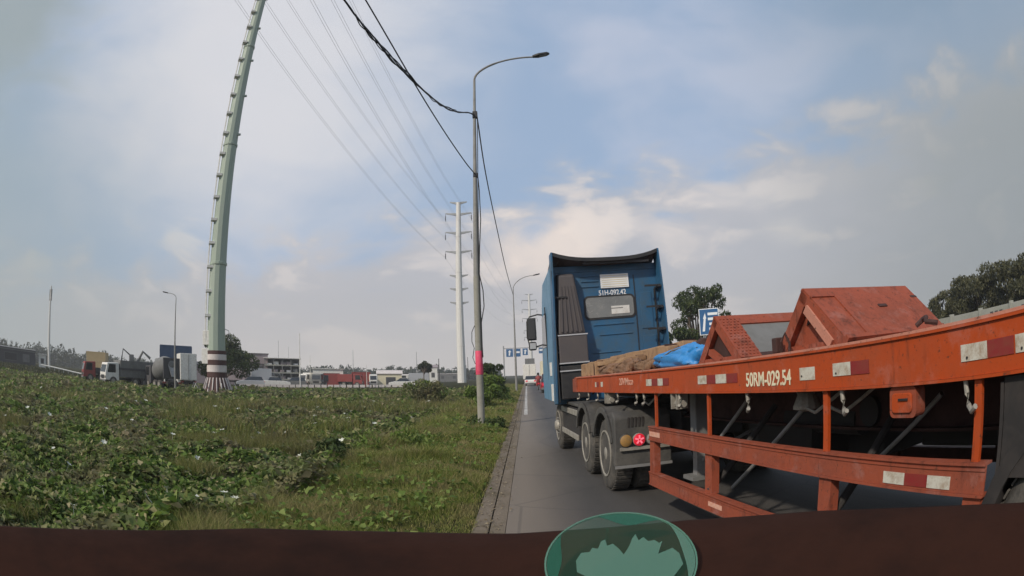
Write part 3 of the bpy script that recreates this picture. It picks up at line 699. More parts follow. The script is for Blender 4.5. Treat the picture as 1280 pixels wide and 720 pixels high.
# ladder of two rails and rungs up the left side, with stand-off brackets
la = empty('ladder', (0, 0, 0)); la.parent = t1
def lad(z, off): return (-(rad(z)+.14)*.93+off*.35, -(rad(z)+.14)*.5-off*.6, z)
for off in (-.24, .24):
    MB().tube([lad(4.2, off), lad(20, off), lad(50, off)], .035, 6).build('rail', 'white', la)
rung = MB()
for k in range(150): z = 4.4+k*.3; rung.tube([lad(z, -.24), lad(z, .24)], .014, 4)
tag(rung.build('rungs', 'white', la), kind='stuff')
for k in range(24):
    z = 6.2+k*1.95
    MB().box(-rad(z)-.26, -rad(z)*.6, -.55, .05, z-.10, z+.10, Matrix.Rotation(R(22), 4, 'Z')).build('bracket', 'white', la)
    if k > 6 and k % 2 == 0: MB().box(rad(z)*.7, rad(z)+.22, -.1, .1, z-.07, z+.07).build('side_lug', 'mastgreen', t1)
MB().box(-rad(4)-.28, -rad(4)*.6, -.6, .1, 3.9, 5.0).build('junction_box', 'white', t1, bevel=.02)
MB().box(-rad(4)-.36, -rad(4)*.6, -.62, 0, 2.4, 3.6).build('junction_box', 'white', t1, bevel=.02)
MB().tube([(rad(5)*.9, 0, 5.2), (rad(5)+.35, 0, 5.05), (rad(5)+.5, 0, 4.5)], .03, 5).build('earth_wire', 'steel', t1)
cols = [(3.15, 3.45, 'maroon'), (2.7, 3.15, 'pinkwhite'), (2.3, 2.7, 'maroon'), (1.75, 2.3, 'pinkwhite'), (1.35, 1.75, 'maroon')]
for a, b, mm_ in cols:
    MB().lathe([(rad(a)+.05, a+.003), (rad(a)+.07, a+.02), (rad(b)+.07, b-.02), (rad(b)+.05, b-.003)], 28).build('painted_ring', mm_, t1, smooth=True)
MB().lathe([(1.30, .12), (1.32, .14), (.86, 1.33), (.84, 1.35)], 28).build('flared_foot', 'maroon', t1, smooth=True)
rib = MB().hexa([(.80, -.035, .14), (1.40, -.035, .14), (1.40, .035, .14), (.80, .035, .14)], [(.80, -.035, 1.33), (.95, -.035, 1.33), (.95, .035, 1.33), (.80, .035, 1.33)]).mesh('rib', 'pinkwhite')
for k in range(20):
    o = bpy.data.objects.new('rib', rib); COL.objects.link(o); o.parent = t1; o.rotation_euler = (0, 0, k*math.pi/10)
MB().lathe([(1.48, .02), (1.52, .04), (1.52, .13), (1.46, .15)], 28).build('foot_flange', 'pinkwhite', t1)
MB().lathe([(1.30, -.6), (1.36, -.5), (1.36, -.01), (1.30, .02)], 28).build('plinth', 'maroon', t1)
for k in range(16):
    a = k*math.pi/8; MB().lathe([(.06, -.01), (.06, .12)], 6, o=(1.43*math.cos(a), 1.43*math.sin(a), .13)).build('anchor_bolt', 'steel', t1)
for k in range(5):
    a = -2.9+k*.62; MB().tube([(1.5*math.cos(a), 1.5*math.sin(a), -.1), (1.8*math.cos(a), 1.8*math.sin(a), .6), (2.05*math.cos(a), 2.05*math.sin(a), .9), (2.25*math.cos(a), 2.25*math.sin(a), .5)], .035, 5).build('reinforcing_bar', 'steel', t1)
PX, PY = polar(-6.66, 148)
t2, _, tips2 = monopole(PX, PY, 49.5, 1.2, .62, [(49.3, 2.4), (46.0, 3.6), (40.6, 3.6), (35.2, 3.6), (28.6, 2.5), (25.0, 2.5), (21.3, 2.5)], R(4), 'tall white power mast with six pairs of arms, left of the lamp posts')
QX, QY = polar(.5, 330)
t3, _, tips3 = monopole(QX, QY, 50, 1.2, .6, [(49.5, 2.4), (46.0, 4.4), (40.6, 4.4), (35.2, 4.4), (28, 3.6), (24, 3.6)], R(6), 'faint white power mast farthest down the road, beside the blue cab mirror')
bpy.context.view_layer.update()
names = ['lowest left', 'lowest right', 'middle left', 'middle right', 'top left', 'top right']
upper2 = [tp for tp in tips2 if tp[0] > 30][::-1]
order2 = {(35.2, -1): 0}
for i, (z, s) in enumerate(tips):
    zz, ss = sorted([q for q in tips2 if q[1]*s > 0 and q[0] > 30])[i//2]
    A = t1.matrix_world @ Vector((s, 0, z-1.5)); B = t2.matrix_world @ Vector((ss, 0, zz-1.5))
    for off in (0, .38):
        pts = []
        for k in range(9):
            u = k/8; p = A.lerp(B, u); p.z -= 2.3*4*u*(1-u)+off*.25; p.x += off; pts.append(tuple(p))
        wire('power_line', pts, .017, 'conductor', '%s wire of the %s pair strung between the green mast and the white mast' % (('lower', 'upper')[off == 0], names[i]), 'power lines between the masts', 4)
for zz, ss in [q for q in tips2 if q[0] > 30]:
    lvl = {46.0: 'top', 40.6: 'middle', 35.2: 'lowest of the three upper'}[zz]+(' left' if ss < 0 else ' right')
    B = t2.matrix_world @ Vector((ss, 0, zz-1.5)); C_ = t3.matrix_world @ Vector((ss, 0, zz-1.5))
    pts = []
    for k in range(9):
        u = k/8; p = B.lerp(C_, u); p.z -= 8*4*u*(1-u); pts.append(tuple(p))
    wire('power_line', pts, .022, 'conductor', 'thin wire from the %s arm of the white mast' % lvl, 'power lines beyond the white mast', 4)

def thin_pole(az, d, h, r, label, m='galv', top=None):
    x, y = polar(az, d); t = tag(empty('pole', (x, y, float(ground_z(x, y))-.1)), label, 'pole')
    MB().tube([(0, 0, 0), (0, 0, h*.5), (0, 0, h)], [r, r*.8, r*.5], 8).build('post', m, t, smooth=True)
    if top == 'spur':
        for s in (-1, 1): MB().box(s*.35-.06, s*.35+.06, -.06, .06, h*.82, h*.96).build('floodlight', 'black', t)
        MB().box(-.35, .35, -.04, .04, h*.84, h*.87).build('bracket', m, t)
    else: MB().lathe([(r*.8, h), (r*.9, h+.05), (.01, h+.14)], 8).build('cap', m, t)
    return t
thin_pole(-52.9, 100, 14.2, .30, 'tall pale floodlight pole at the far left above the dark yard building', 'white', 'spur')
thin_pole(-23.7, 75, 7.4, .09, 'slim white pole standing before the open rack shed', 'white')
thin_pole(-26.0, 120, 9.2, .07, 'faint thin pole above the roof of the open rack shed')
thin_pole(-24.9, 130, 8.5, .06, 'faintest thin pole right of the one above the rack shed')
thin_pole(-22.6, 95, 5.2, .07, 'short pole left of the white-framed building', 'white')
thin_pole(-18.0, 180, 10.5, .12, 'faint far pole above the red shed')
thin_pole(-11.3, 150, 8.5, .12, 'faint far pole beside the umbrella-shaped tree')
thin_pole(-9.0, 120, 5.6, .14, 'short dark pole between the umbrella-shaped tree and the white mast', 'darksheet')
thin_pole(-6.0, 118, 5.8, .1, 'short dark pole just right of the white mast', 'darksheet')
thin_pole(-16.6, 88, 3.6, .06, 'short white pole beside the red shed', 'white')

# =================================================================== BLUE TRACTOR UNIT
TT = tag(empty('truck_tractor', (1.0, 7.16, 0), (0, 0, math.atan(.09))), 'blue truck tractor unit with dusty twin rear wheels pulling the orange flatbed', 'truck')
def wheel(parent, x, y, r, w, z=None, dual=False, side=1, name='wheel', hub='rim', lugs=10):
    """outer face at x looking towards -side*x"""
    z = r if z is None else z
    t = empty(name, (x, y, z)); t.parent = parent
    prof = lambda a, b: [(r*.60, a), (r*.66, a), (r*.90, a+.01), (r*.985, a+.045), (r, a+.08), (r, b-.08), (r*.985, b-.045), (r*.90, b-.01), (r*.60, b)]
    s = side
    def fl(p): return [(rr, h*s) for rr, h in p]
    mb = MB().lathe(fl(prof(0, w)), 40, 'x')
    if dual: mb.lathe(fl(prof(w+.05, 2*w+.05)), 40, 'x')
    mb.build('tyre', 'tyre', t, smooth=True)
    rm = MB().lathe(fl([(r*.63, .005), (r*.63, -.012), (r*.585, -.012), (r*.56, .02), (r*.52, .11 if dual else .05), (r*.30, .13 if dual else .03), (r*.24, .13 if dual else .0), (r*.23, .03 if dual else -.04), (r*.17, .0 if dual else -.07), (.02, -.01 if dual else -.08)]), 36, 'x')
    rm.build('rim', hub, t, smooth=True)
    lb = MB()
    for k in range(lugs):
        a = 2*math.pi*k/lugs; lb.lathe([(.016, (.12 if dual else .03)*s), (.016, (.07 if dual else -.02)*s)], 6, 'x', o=(0, r*.33*math.cos(a), r*.33*math.sin(a)))
    tag(lb.build('wheel_nuts', 'steel', t), kind='stuff')
    for k in range(8):
        a = 2*math.pi*(k+.5)/8; MB().lathe([(r*.055, (.105 if dual else .048)*s), (r*.055, (.098 if dual else .04)*s)], 10, 'x', o=(0, r*.455*math.cos(a), r*.455*math.sin(a))).build('rim_hole', 'black', t)
    tr = MB()
    for k in range(44):
        a = 2*math.pi*k/44; c_, s_ = math.cos(a), math.sin(a)
        for o_ in ([0, w+.05] if dual else [0]):
            mt = Matrix.Rotation(a, 4, 'X')
            tr.box(min(s*(o_+.03), s*(o_+w-.03)), max(s*(o_+.03), s*(o_+w-.03)), -.022, .022, r-.004, r+.008, mt)
    tag(tr.build('tread', 'tyre', t), kind='stuff')
    return t
for yy in (0, 1.33):
    wheel(TT, 0, yy, .5, .27, dual=True)
    wheel(TT, 2.46, yy, .5, .27, dual=True, side=-1)
wheel(TT, .03, 4.45, .5, .30); wheel(TT, 2.43, 4.45, .5, .30, side=-1)
for yy in (0, 1.33, 4.45): MB().tube([(.5, yy, .5), (1.96, yy, .5)], .09, 12).build('axle', 'chassis', TT)
for xx in (.78, 1.58): MB().box(xx, xx+.09, -.75, 5.4, .78, 1.04).build('chassis_rail', 'chassis', TT, bevel=.01)
MB().box(.8, 1.66, -.75, -.66, .70, 1.0).build('rear_crossmember', 'chassis', TT)
MB().lathe([(.46, 1.08), (.48, 1.10), (.48, 1.16), (.44, 1.17)], 28, o=(1.23, .62, 0)).build('fifth_wheel', 'chassis', TT)
# fenders: arched shells over each dual wheel
def fender(y0, a0, a1, x0, x1, back=False):
    poly_o = [(y0+.60*math.cos(R(a)), .50+.63*math.sin(R(a))) for a in range(a0, a1+1, 10)]
    poly_i = [(y0+.57*math.cos(R(a)), .50+.60*math.sin(R(a))) for a in range(a0, a1+1, 10)][::-1]
    n = len(poly_o); mb = MB()
    for i in range(n-1):
        mb.extrude([poly_o[i], poly_o[i+1], poly_i[n-2-i], poly_i[n-1-i]], 'x', x0, x1)
    # side lip
    for i in range(n-1):
        q = [(y0+.52*math.cos(R(a0+10*(i+j))), .50+.55*math.sin(R(a0+10*(i+j)))) for j in (0, 1)]
        mb.extrude([poly_o[i], poly_o[i+1], q[1], q[0]], 'x', x0-.006, x0+.02)
    return mb
for sx0, sx1 in ((-.05, .68), (1.78, 2.51)):
    fender(1.33, 20, 160, sx0, sx1).build('fender', 'fender', TT, smooth=True)
    fender(0, 20, 160, sx0, sx1).build('fender', 'fender', TT, smooth=True)
    fl = empty('mud_guard', (0, 0, 0)); fl.parent = TT
    MB().hexa([(sx0, -.70, .42), (sx1, -.70, .42), (sx1, -.62, .42), (sx0, -.62, .42)], [(sx0, -.66, 1.02), (sx1, -.66, 1.02), (sx1, -.52, 1.10), (sx0, -.52, 1.10)]).build('flap', 'fender', fl, bevel=.02)
    MB().box(sx0, sx1, -.715, -.702, .40, .435).build('flap_edge', 'steel', fl)
    MB().box(sx0+.06, sx1-.04, -.73, -.705, .62, .66).build('light_bar', 'rim', fl)
    for k, mm_ in enumerate(('lamp_orange', 'lamp_red', 'lamp_clear')):
        cx = (sx0+.13+.165*k) if sx0 < 1 else (sx1-.13-.165*k)
        ld = empty('tail_lamp', (cx, -.71, .745)); ld.parent = TT
        MB().lathe([(.080, -.0), (.080, -.03), (.076, -.035), (.076, -.01)], 24, 'y').build('bezel', 'fender' if k != 1 else 'lamp_clear', ld)
        MB().lathe([(.074, -.01), (.074, -.032), (.055, -.042), (.01, -.046)], 24, 'y').build('lens', mm_, ld, smooth=True)
        if k == 1:
            for j in range(5):
                a = math.pi/2+2*math.pi*j/5
                MB().box(.012, .055, -.05, -.043, -.010, .010, Matrix.Rotation(-a, 4, 'Y')).build('facet', 'lamp_glow', ld)
    MB().box(sx0+.10, sx0+.30, -.60, -.585, .90, 1.04).build('reflector_bracket', 'black', TT)
# dark slotted grille on the guard top
for k in range(5):
    MB().box(.12+k*.045, .145+k*.045, -.675, -.655, .90, 1.02).build('slot', 'chassis', TT)
# side skirt ahead of the tandem: panel, two pale rails, tank, battery box, step
MB().box(.02, .10, 1.98, 3.75, .45, .98).build('side_skirt', 'chassis', TT, bevel=.02)
MB().box(-.01, .02, 2.0, 3.75, .86, .96).build('side_rail', 'rim', TT, bevel=.01)
MB().box(-.01, .02, 2.0, 3.7, .44, .54).build('side_rail', 'rim', TT, bevel=.01)
MB().box(.12, .72, 2.05, 3.6, .42, 1.0).build('fuel_tank', 'steel', TT, bevel=.08, seg=3)
MB().box(1.74, 2.4, 2.05, 3.6, .42, 1.0).build('fuel_tank', 'steel', TT, bevel=.08, seg=3)
MB().box(.0, .72, 1.95, 3.7, 1.02, 1.07).build('tank_cover', 'fender', TT, bevel=.01)
MB().box(.86, 1.6, 1.9, 3.0, 1.02, 1.12).build('catwalk', 'chassis', TT)
# cab: everything leans a touch to the left with the body
CB = empty('cab', (1.0, 3.1, 1.0), (0, R(-1.7), R(-1.6))); CB.parent = TT
# cab local: x -1.25..1.03 , y 0 (rear wall) .. 2.3 , z 0.05..2.6
XL, XR = -1.22, 1.03; TP = .07
def cabx(x, z): return x+(TP if x < 0 else -TP)*z/2.7
rear = MB().hexa([(XL, 0, .05), (XR, 0, .05), (XR, .05, .05), (XL, .05, .05)], [(cabx(XL, 2.65), 0, 2.62), (cabx(XR, 2.65), 0, 2.62), (cabx(XR, 2.65), .05, 2.62), (cabx(XL, 2.65), .05, 2.62)]).build('rear_wall', 'blue', CB, bevel=.01)
prof = [(.052, .10), (2.0, .10), (2.15, .45), (2.13, 1.15), (1.95, 2.05), (1.6, 2.55), (.052, 2.62)]
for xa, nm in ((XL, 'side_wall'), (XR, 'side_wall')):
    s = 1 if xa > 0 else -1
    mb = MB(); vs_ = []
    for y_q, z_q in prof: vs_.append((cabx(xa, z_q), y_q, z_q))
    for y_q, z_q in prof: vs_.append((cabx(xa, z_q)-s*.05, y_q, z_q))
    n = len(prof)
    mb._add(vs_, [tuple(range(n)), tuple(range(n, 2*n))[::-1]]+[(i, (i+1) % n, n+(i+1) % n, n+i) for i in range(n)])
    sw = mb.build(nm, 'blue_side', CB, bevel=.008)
    q = MB(); q.extrude([(1.05, 1.2), (1.95, 1.2), (1.80, 1.85), (1.05, 1.9)], 'x', cabx(xa, 1.5)-.004*(-s)-.002, cabx(xa, 1.5)+.012*s if s > 0 else cabx(xa, 1.5)-.016); q.build('side_window', 'darkglass', sw)
    MB().box(cabx(xa, .9)-.01, cabx(xa, .9)+.01, .98, 1.0, .2, 2.0).build('door_seam', 'black', sw)
    MB().box(cabx(xa, .7)-.015 if s < 0 else cabx(xa, .7)-.01, cabx(xa, .7)+.01 if s < 0 else cabx(xa, .7)+.015, .30, .55, .60, .86).build('placard', 'white', sw)
    MB().box(cabx(xa, .2)-.02, cabx(xa, .2)+.02, .12, .3, .12, .44).build('placard', 'white', sw)
MB().extrude([(2.01, .12), (2.15, .45), (2.13, 1.1), (2.07, 1.1), (2.07, .45), (1.95, .12)], 'x', XL+.06, XR-.06).build('front_panel', 'blue', CB)
MB().extrude([(2.13, 1.12), (1.95, 2.04), (1.90, 2.02), (2.07, 1.12)], 'x', XL+.1, XR-.1).build('windscreen', 'darkglass', CB)
MB().extrude([(1.93, 2.06), (1.6, 2.56), (.055, 2.615), (.055, 2.57), (1.55, 2.5), (1.88, 2.02)], 'x', XL+.09, XR-.09).build('roof', 'blue', CB)
MB().box(XL+.06, XR-.06, .06, 2.1, .08, .12).build('cab_floor', 'chassis', CB)
# interior hint behind the rear window: pale blind and curtain
rw = empty('rear_window', (0, 0, 0)); rw.parent = CB
wx0, wx1, wz0, wz1 = -.52, .42, 1.62, 2.0
def rrect(x0, x1, z0, z1, r, n=4):
    out = []
    for cx, cz, a0 in ((x1-r, z1-r, 0), (x0+r, z1-r, 90), (x0+r, z0+r, 180), (x1-r, z0+r, 270)):
        for k in range(n+1): a = R(a0+90*k/n); out.append((cx+r*math.cos(a), cz+r*math.sin(a)))
    return out
MB().extrude(rrect(wx0-.035, wx1+.035, wz0-.035, wz1+.035, .09), 'y', -.014, -.002).build('gasket', 'black', rw)
MB().extrude(rrect(wx0, wx1, wz0, wz1, .07), 'y', -.020, -.015).build('pane', 'glass', rw)
MB().box(.0-.03, .33, -.026, -.0215, wz0+.05, wz0+.20).build('blind', 'white', rw)
MB().box(-.03, .20, -.028, -.0265, wz0+.15, wz0+.165).build('blind_edge', 'greysheet', rw)
pl_ = empty('information_board', (0, 0, 0)); pl_.parent = CB
MB().box(-.20, .36, -.030, -.004, 2.165, 2.43).build('board', 'signwhite', pl_, bevel=.004)
for k in range(6): MB().box(-.17, .33, -.034, -.031, 2.19+k*.041, 2.202+k*.041).build('text_line', 'cream', pl_)
text('plate_lettering', '51H-092.42', .14, 'signwhite', CB, (.02, -.006, 2.075), (R(90), 0, 0), .003, .82)
for k in range(3): MB().box(-.58, -.24, -.018, -.002, 2.20+k*.10, 2.225+k*.10).build('pressed_rib', 'blue', CB, bevel=.006)
MB().box(-.40, .40, -.016, -.002, 1.47, 1.50).build('pressed_rib', 'blue', CB, bevel=.006)
MB().box(-.30, .36, -.016, -.002, 1.28, 1.30).build('pressed_rib', 'blue', CB, bevel=.006)
MB().box(-.46, .10, -.016, -.002, .95, .97).build('pressed_rib', 'blue', CB, bevel=.006)
MB().box(.56, .80, -.016, -.002, 1.35, 2.05).build('pressed_panel', 'blue', CB, bevel=.008)
MB().box(.56, .84, -.022, -.002, .80, 1.22).build('pressed_panel', 'blue', CB, bevel=.008)
MB().box(.46, .475, -.014, -.002, .4, 2.4).build('wall_seam', 'black', CB)
MB().box(.86, .885, -.03, -.002, .3, 2.1).build('door_hose', 'black', CB)
MB().box(cabx(XL, 1.3)+.1, cabx(XR, 1.3)-.1, -.018, -.002, 2.50, 2.53).build('gutter_rib', 'blue', CB)
# wings: curved side deflectors reaching back from the wall
def wing(s, depth=.31):
    mb = MB(); zs_ = [.08, .5, 1.0, 1.5, 2.0, 2.4, 2.62, 2.74, 2.835]
    for i in range(len(zs_)-1):
        z0_, z1_ = zs_[i:i+2]
        def xo(z): return cabx(XL if s < 0 else XR, z)
        def dp(z): return depth*(1 if z > 2.2 else .88+.12*z/2.2)
        a, b = xo(z0_), xo(z1_); o_ = -s*.03
        mb.hexa([(a, -dp(z0_), z0_), (a+o_, -dp(z0_), z0_), (a+o_*1.2, -.002, z0_), (a, -.002, z0_)], [(b, -dp(z1_), z1_), (b+o_, -dp(z1_), z1_), (b+o_*1.2, -.002, z1_), (b, -.002, z1_)])
    return mb
wing(-1).build('side_deflector', 'blue', CB)
wr = wing(1).build('side_deflector', 'blue', CB)
for z_ in (1.30, 1.72, 2.12): MB().box(.62, cabx(XR, z_)-.035, -.24, -.21, z_, z_+.035).build('deflector_strut', 'black', CB); 
for z_ in (1.30, 1.72, 2.12): MB().box(cabx(XR, z_)-.10, cabx(XR, z_)-.035, -.29, -.02, z_-.02, z_+.01).build('deflector_strut', 'black', CB)
for z_ in (1.0, 2.0): MB().box(cabx(XL, z_)+.035, -.9, -.25, -.22, z_, z_+.03).build('deflector_strut', 'black', CB)
MB().box(cabx(XL, 1)+.032, cabx(XL, 1)+.05, -.29, -.27, .1, 2.5).build('deflector_edge', 'black', CB)
# roof spoiler with a sagging dark rear lip, its two horns rising
sp = MB(); N_ = 14
xa, xb = cabx(XL, 2.7)+.026, cabx(XR, 2.7)-.022
def ztop(u): return 2.70+.135*abs(2*u-1)**3
for i in range(N_):
    u0, u1 = i/N_, (i+1)/N_; x0_, x1_ = xa+(xb-xa)*u0, xa+(xb-xa)*u1
    sp.hexa([(x0_, -.27, ztop(u0)-.035), (x1_, -.27, ztop(u1)-.035), (x1_, .6, 2.50), (x0_, .6, 2.50)], [(x0_, -.27, ztop(u0)), (x1_, -.27, ztop(u1)), (x1_, .6, 2.66), (x0_, .6, 2.66)])
sp.build('roof_spoiler', 'greyduct', CB)
lip = MB()
for i in range(N_):
    u0, u1 = i/N_, (i+1)/N_; x0_, x1_ = xa+(xb-xa)*u0, xa+(xb-xa)*u1
    lip.hexa([(x0_, -.29, ztop(u0)-.06), (x1_, -.29, ztop(u1)-.06), (x1_, -.26, ztop(u1)-.06), (x0_, -.26, ztop(u0)-.06)], [(x0_, -.29, ztop(u0)+.008), (x1_, -.29, ztop(u1)+.008), (x1_, -.26, ztop(u1)+.008), (x0_, -.26, ztop(u0)+.008)])
lip.build('spoiler_lip', 'black', CB)
MB().box(-.55, .75, -.24, -.20, 2.60, 2.64).build('spoiler_brace', 'black', CB)
# air intake stack on the left of the rear wall
ai = empty('air_intake', (0, 0, 0)); ai.parent = CB
MB().hexa([(-1.10, -.26, 1.33), (-.60, -.26, 1.33), (-.60, -.01, 1.33), (-1.10, -.01, 1.33)], [(-1.04, -.20, 2.42), (-.74, -.20, 2.42), (-.72, -.01, 2.48), (-1.06, -.01, 2.48)]).build('duct', 'greyduct', ai, bevel=.03)
for k in range(5): MB().hexa([(-1.05+.09*k, -.285, 1.38), (-1.02+.09*k, -.285, 1.38), (-1.02+.09*k, -.26, 1.38), (-1.05+.09*k, -.26, 1.38)], [(-1.00+.055*k, -.222, 2.22), (-.98+.055*k, -.222, 2.22), (-.98+.055*k, -.20, 2.22), (-1.00+.055*k, -.20, 2.22)]).build('flute', 'greyduct', ai)
MB().box(-1.11, -.58, -.28, -.01, .80, 1.31).build('filter_box', 'greyduct', ai, bevel=.02)
MB().box(-1.11, -.58, -.26, -.01, .15, .77).build('lower_box', 'black', ai, bevel=.02)
for z_ in (1.31, .80, .66): MB().box(-1.12, -.57, -.292, -.282, z_, z_+.022).build('bright_trim', 'silver', ai)
MB().tube([(-.5, -.05, .2), (-.45, -.3, .35), (-.3, -.5, .3), (-.2, -.7, .15)], .02, 6).build('air_hose', 'black', CB)
MB().tube([(-.35, -.05, .3), (-.3, -.35, .5), (-.1, -.55, .35), (-.1, -.75, .15)], .02, 6).build('air_hose', 'redbox', CB)
# mirrors on looped arms
for s in (-1, 1):
    xo = XL if s < 0 else XR
    mr = empty('wing_mirror', (xo-s*.07, 1.9, 1.42)); mr.parent = CB
    MB().tube([(0, 0, .52), (s*.12, 0, .54), (s*.30, 0, .50), (s*.36, 0, .40), (s*.37, 0, .05), (s*.34, 0, -.10), (s*.18, 0, -.16), (0, 0, -.12)], .016, 8).build('mirror_arm', 'black', mr, smooth=True)
    MB().box(min(s*.17, s*.36), max(s*.17, s*.36), -.05, .05, -.02, .47).build('housing', 'black', mr, bevel=.03, seg=3)
    MB().box(min(s*.185, s*.345), max(s*.185, s*.345), -.058, -.0515, .01, .44).build('mirror_glass', 'darkglass', mr)
    MB().box(min(s*.18, s*.35), max(s*.18, s*.35), -.05, .05, -.24, -.05).build('lower_housing', 'black', mr, bevel=.04, seg=3)
    MB().box(min(s*.20, s*.33), max(s*.20, s*.33), -.058, -.0515, -.21, -.08).build('lower_mirror_glass', 'silver', mr)

# =================================================================== ORANGE FLATBED TRAILER
TRL = tag(empty('flatbed_trailer', (.813, 9.2, 0), (-.016, 0, math.atan(.13))), 'long orange flatbed trailer with underrun guard rails, coupled to the blue tractor', 'trailer')
LEN = 12.5
def box(n, m, p, *a, bevel=0): return MB().box(*a).build(n, m, p, bevel=bevel)
for xa_, xb_, s in ((0, .012, 1), (2.458, 2.47, -1)):
    bm_ = MB().box(xa_, xb_, -LEN, 0, 1.292, 1.498)
    if s > 0: bm_.box(-.012, .11, -LEN, 0, 1.278, 1.291).box(-.012, .11, -LEN, 0, 1.499, 1.512)
    else: bm_.box(2.36, 2.482, -LEN, 0, 1.278, 1.291).box(2.36, 2.482, -LEN, 0, 1.499, 1.512)
    sb = bm_.build('side_beam', 'orange', TRL)
    if s > 0: SB = sb
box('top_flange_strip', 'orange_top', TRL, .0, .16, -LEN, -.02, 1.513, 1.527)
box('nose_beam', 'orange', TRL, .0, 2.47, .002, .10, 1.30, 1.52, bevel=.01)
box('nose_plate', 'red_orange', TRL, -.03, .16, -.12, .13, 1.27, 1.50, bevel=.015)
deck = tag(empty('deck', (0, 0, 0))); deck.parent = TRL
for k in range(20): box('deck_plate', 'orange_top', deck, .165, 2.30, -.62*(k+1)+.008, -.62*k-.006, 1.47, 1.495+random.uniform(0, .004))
for xx in (.72, 1.58):
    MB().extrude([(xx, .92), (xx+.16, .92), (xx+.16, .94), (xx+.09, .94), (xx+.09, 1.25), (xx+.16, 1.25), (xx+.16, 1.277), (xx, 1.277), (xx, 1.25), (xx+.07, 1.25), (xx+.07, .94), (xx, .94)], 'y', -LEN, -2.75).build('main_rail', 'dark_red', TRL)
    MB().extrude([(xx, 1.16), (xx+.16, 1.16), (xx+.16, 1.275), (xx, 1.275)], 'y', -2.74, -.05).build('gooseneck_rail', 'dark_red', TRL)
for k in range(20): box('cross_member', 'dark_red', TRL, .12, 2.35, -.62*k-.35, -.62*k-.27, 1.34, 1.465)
box('kingpin_plate', 'chassis', TRL, .6, 1.9, -2.1, -.5, 1.172, 1.20)
# lettering and reflective tape on the near beam
TXR = rot_from_cols(Vector((0, -1, 0)), Vector((0, 0, 1)), Vector((-1, 0, 0)))
text('plate_lettering', '50RM-029.54', .135, 'cream', SB, (-.003, -5.94, 1.365), TXR, .0015, .80)
text('faded_lettering', '20VMtco', .12, 'fadedtext', SB, (-.003, -2.78, 1.41), TXR, .0015, 1.25)
def refl(u0, u1, m, z0=1.355, z1=1.425, p=SB, x=-.004):
    o = box('reflector', m, p, x, x+.003, -u1, -u0, z0, z1)
    return o
for u in (3.50, 4.82, 6.67, 7.67, 8.02, 9.0, 10.2):
    w_ = {3.50: .17, 4.82: .17, 6.67: .16, 7.67: .17}.get(u, .17)
    refl(u, u+w_, 'reflw'); refl(u+w_+.004, u+2*w_, 'reflr')
refl(3.85, 3.99, 'reflw'); refl(3.994, 4.15, 'reflr'); refl(5.16, 5.34, 'reflw'); refl(5.345, 5.52, 'reflr')
refl(6.33, 6.49, 'reflw', 1.345, 1.42); refl(1.30, 1.37, 'reflw'); refl(1.62, 1.72, 'reflw'); refl(1.40, 1.5, 'reflr')
for u in (6.345, 6.69, 7.70, 8.05):
    MB().lathe([(.006, -.0045), (.006, -.008)], 8, 'x', o=(0, -u-.01, 1.37)).build('rivet', 'black', SB)
# underrun guard: two channel rails, posts, hangers
def chan(n, u0, u1, z0, z1, x=0.0, m='red_orange'):
    mb = MB().box(x, x+.008, -u1, -u0, z0+.012, z1-.012).box(x-.012, x+.06, -u1, -u0, z1-.011, z1).box(x-.012, x+.06, -u1, -u0, z0, z0+.011)
    mb.box(x-.006, x, -u1, -u0, z1-.035, z1-.024)
    return mb.build(n, m, TRL)
gr1 = chan('guard_rail', 3.54, 7.86, .775, .925); gr2 = chan('guard_rail', 3.54, 7.86, .285, .43)
for u in (7.12, 7.46): refl(u, u+.165, 'reflw', .80, .86, gr1)
refl(7.289, 7.456, 'reflr', .80, .86, gr1)
refl(3.56, 3.86, 'fadedtext', .82, .87, gr1); refl(5.0, 5.25, 'fadedtext', .33, .37, gr2)
for u, w_ in ((3.60, .13), (4.97, .13), (6.58, .12), (7.78, .12)):
    mb = MB().box(.010, .018, -u-w_/2, -u+w_/2, .431, .774).box(.018, .08, -u-w_/2, -u-w_/2+.01, .431, .774).box(.018, .08, -u+w_/2-.01, -u+w_/2, .431, .774)
    mb.build('guard_post', 'red_orange', TRL)
for u, hw in ((3.72, .018), (4.97, .018), (6.57, .022), (7.77, .024)):
    mb = MB().box(.012, .018, -u-hw, -u+hw, .926, 1.277).box(.018, .035, -u-hw, -u-hw+.006, .926, 1.277)
    mb.build('hanger', 'orange', TRL)
# the guard on the far side; dark boxes and a tank added to darken the underside
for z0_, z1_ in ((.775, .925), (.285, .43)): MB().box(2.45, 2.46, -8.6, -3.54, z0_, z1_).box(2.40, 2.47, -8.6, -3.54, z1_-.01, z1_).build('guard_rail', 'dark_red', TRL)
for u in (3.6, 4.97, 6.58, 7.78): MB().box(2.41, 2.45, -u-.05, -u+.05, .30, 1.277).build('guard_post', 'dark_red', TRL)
MB().box(1.25, 2.1, -5.9, -4.6, .60, 1.12).build('shade_box', 'chassis', TRL, bevel=.02)
MB().box(1.2, 2.2, -7.6, -6.4, .72, 1.15).build('shade_box', 'chassis', TRL, bevel=.02)
MB().tube([(.75, -6.2, 1.05), (1.2, -6.2, 1.05)], .11, 14).build('air_tank', 'chassis', TRL, smooth=True)
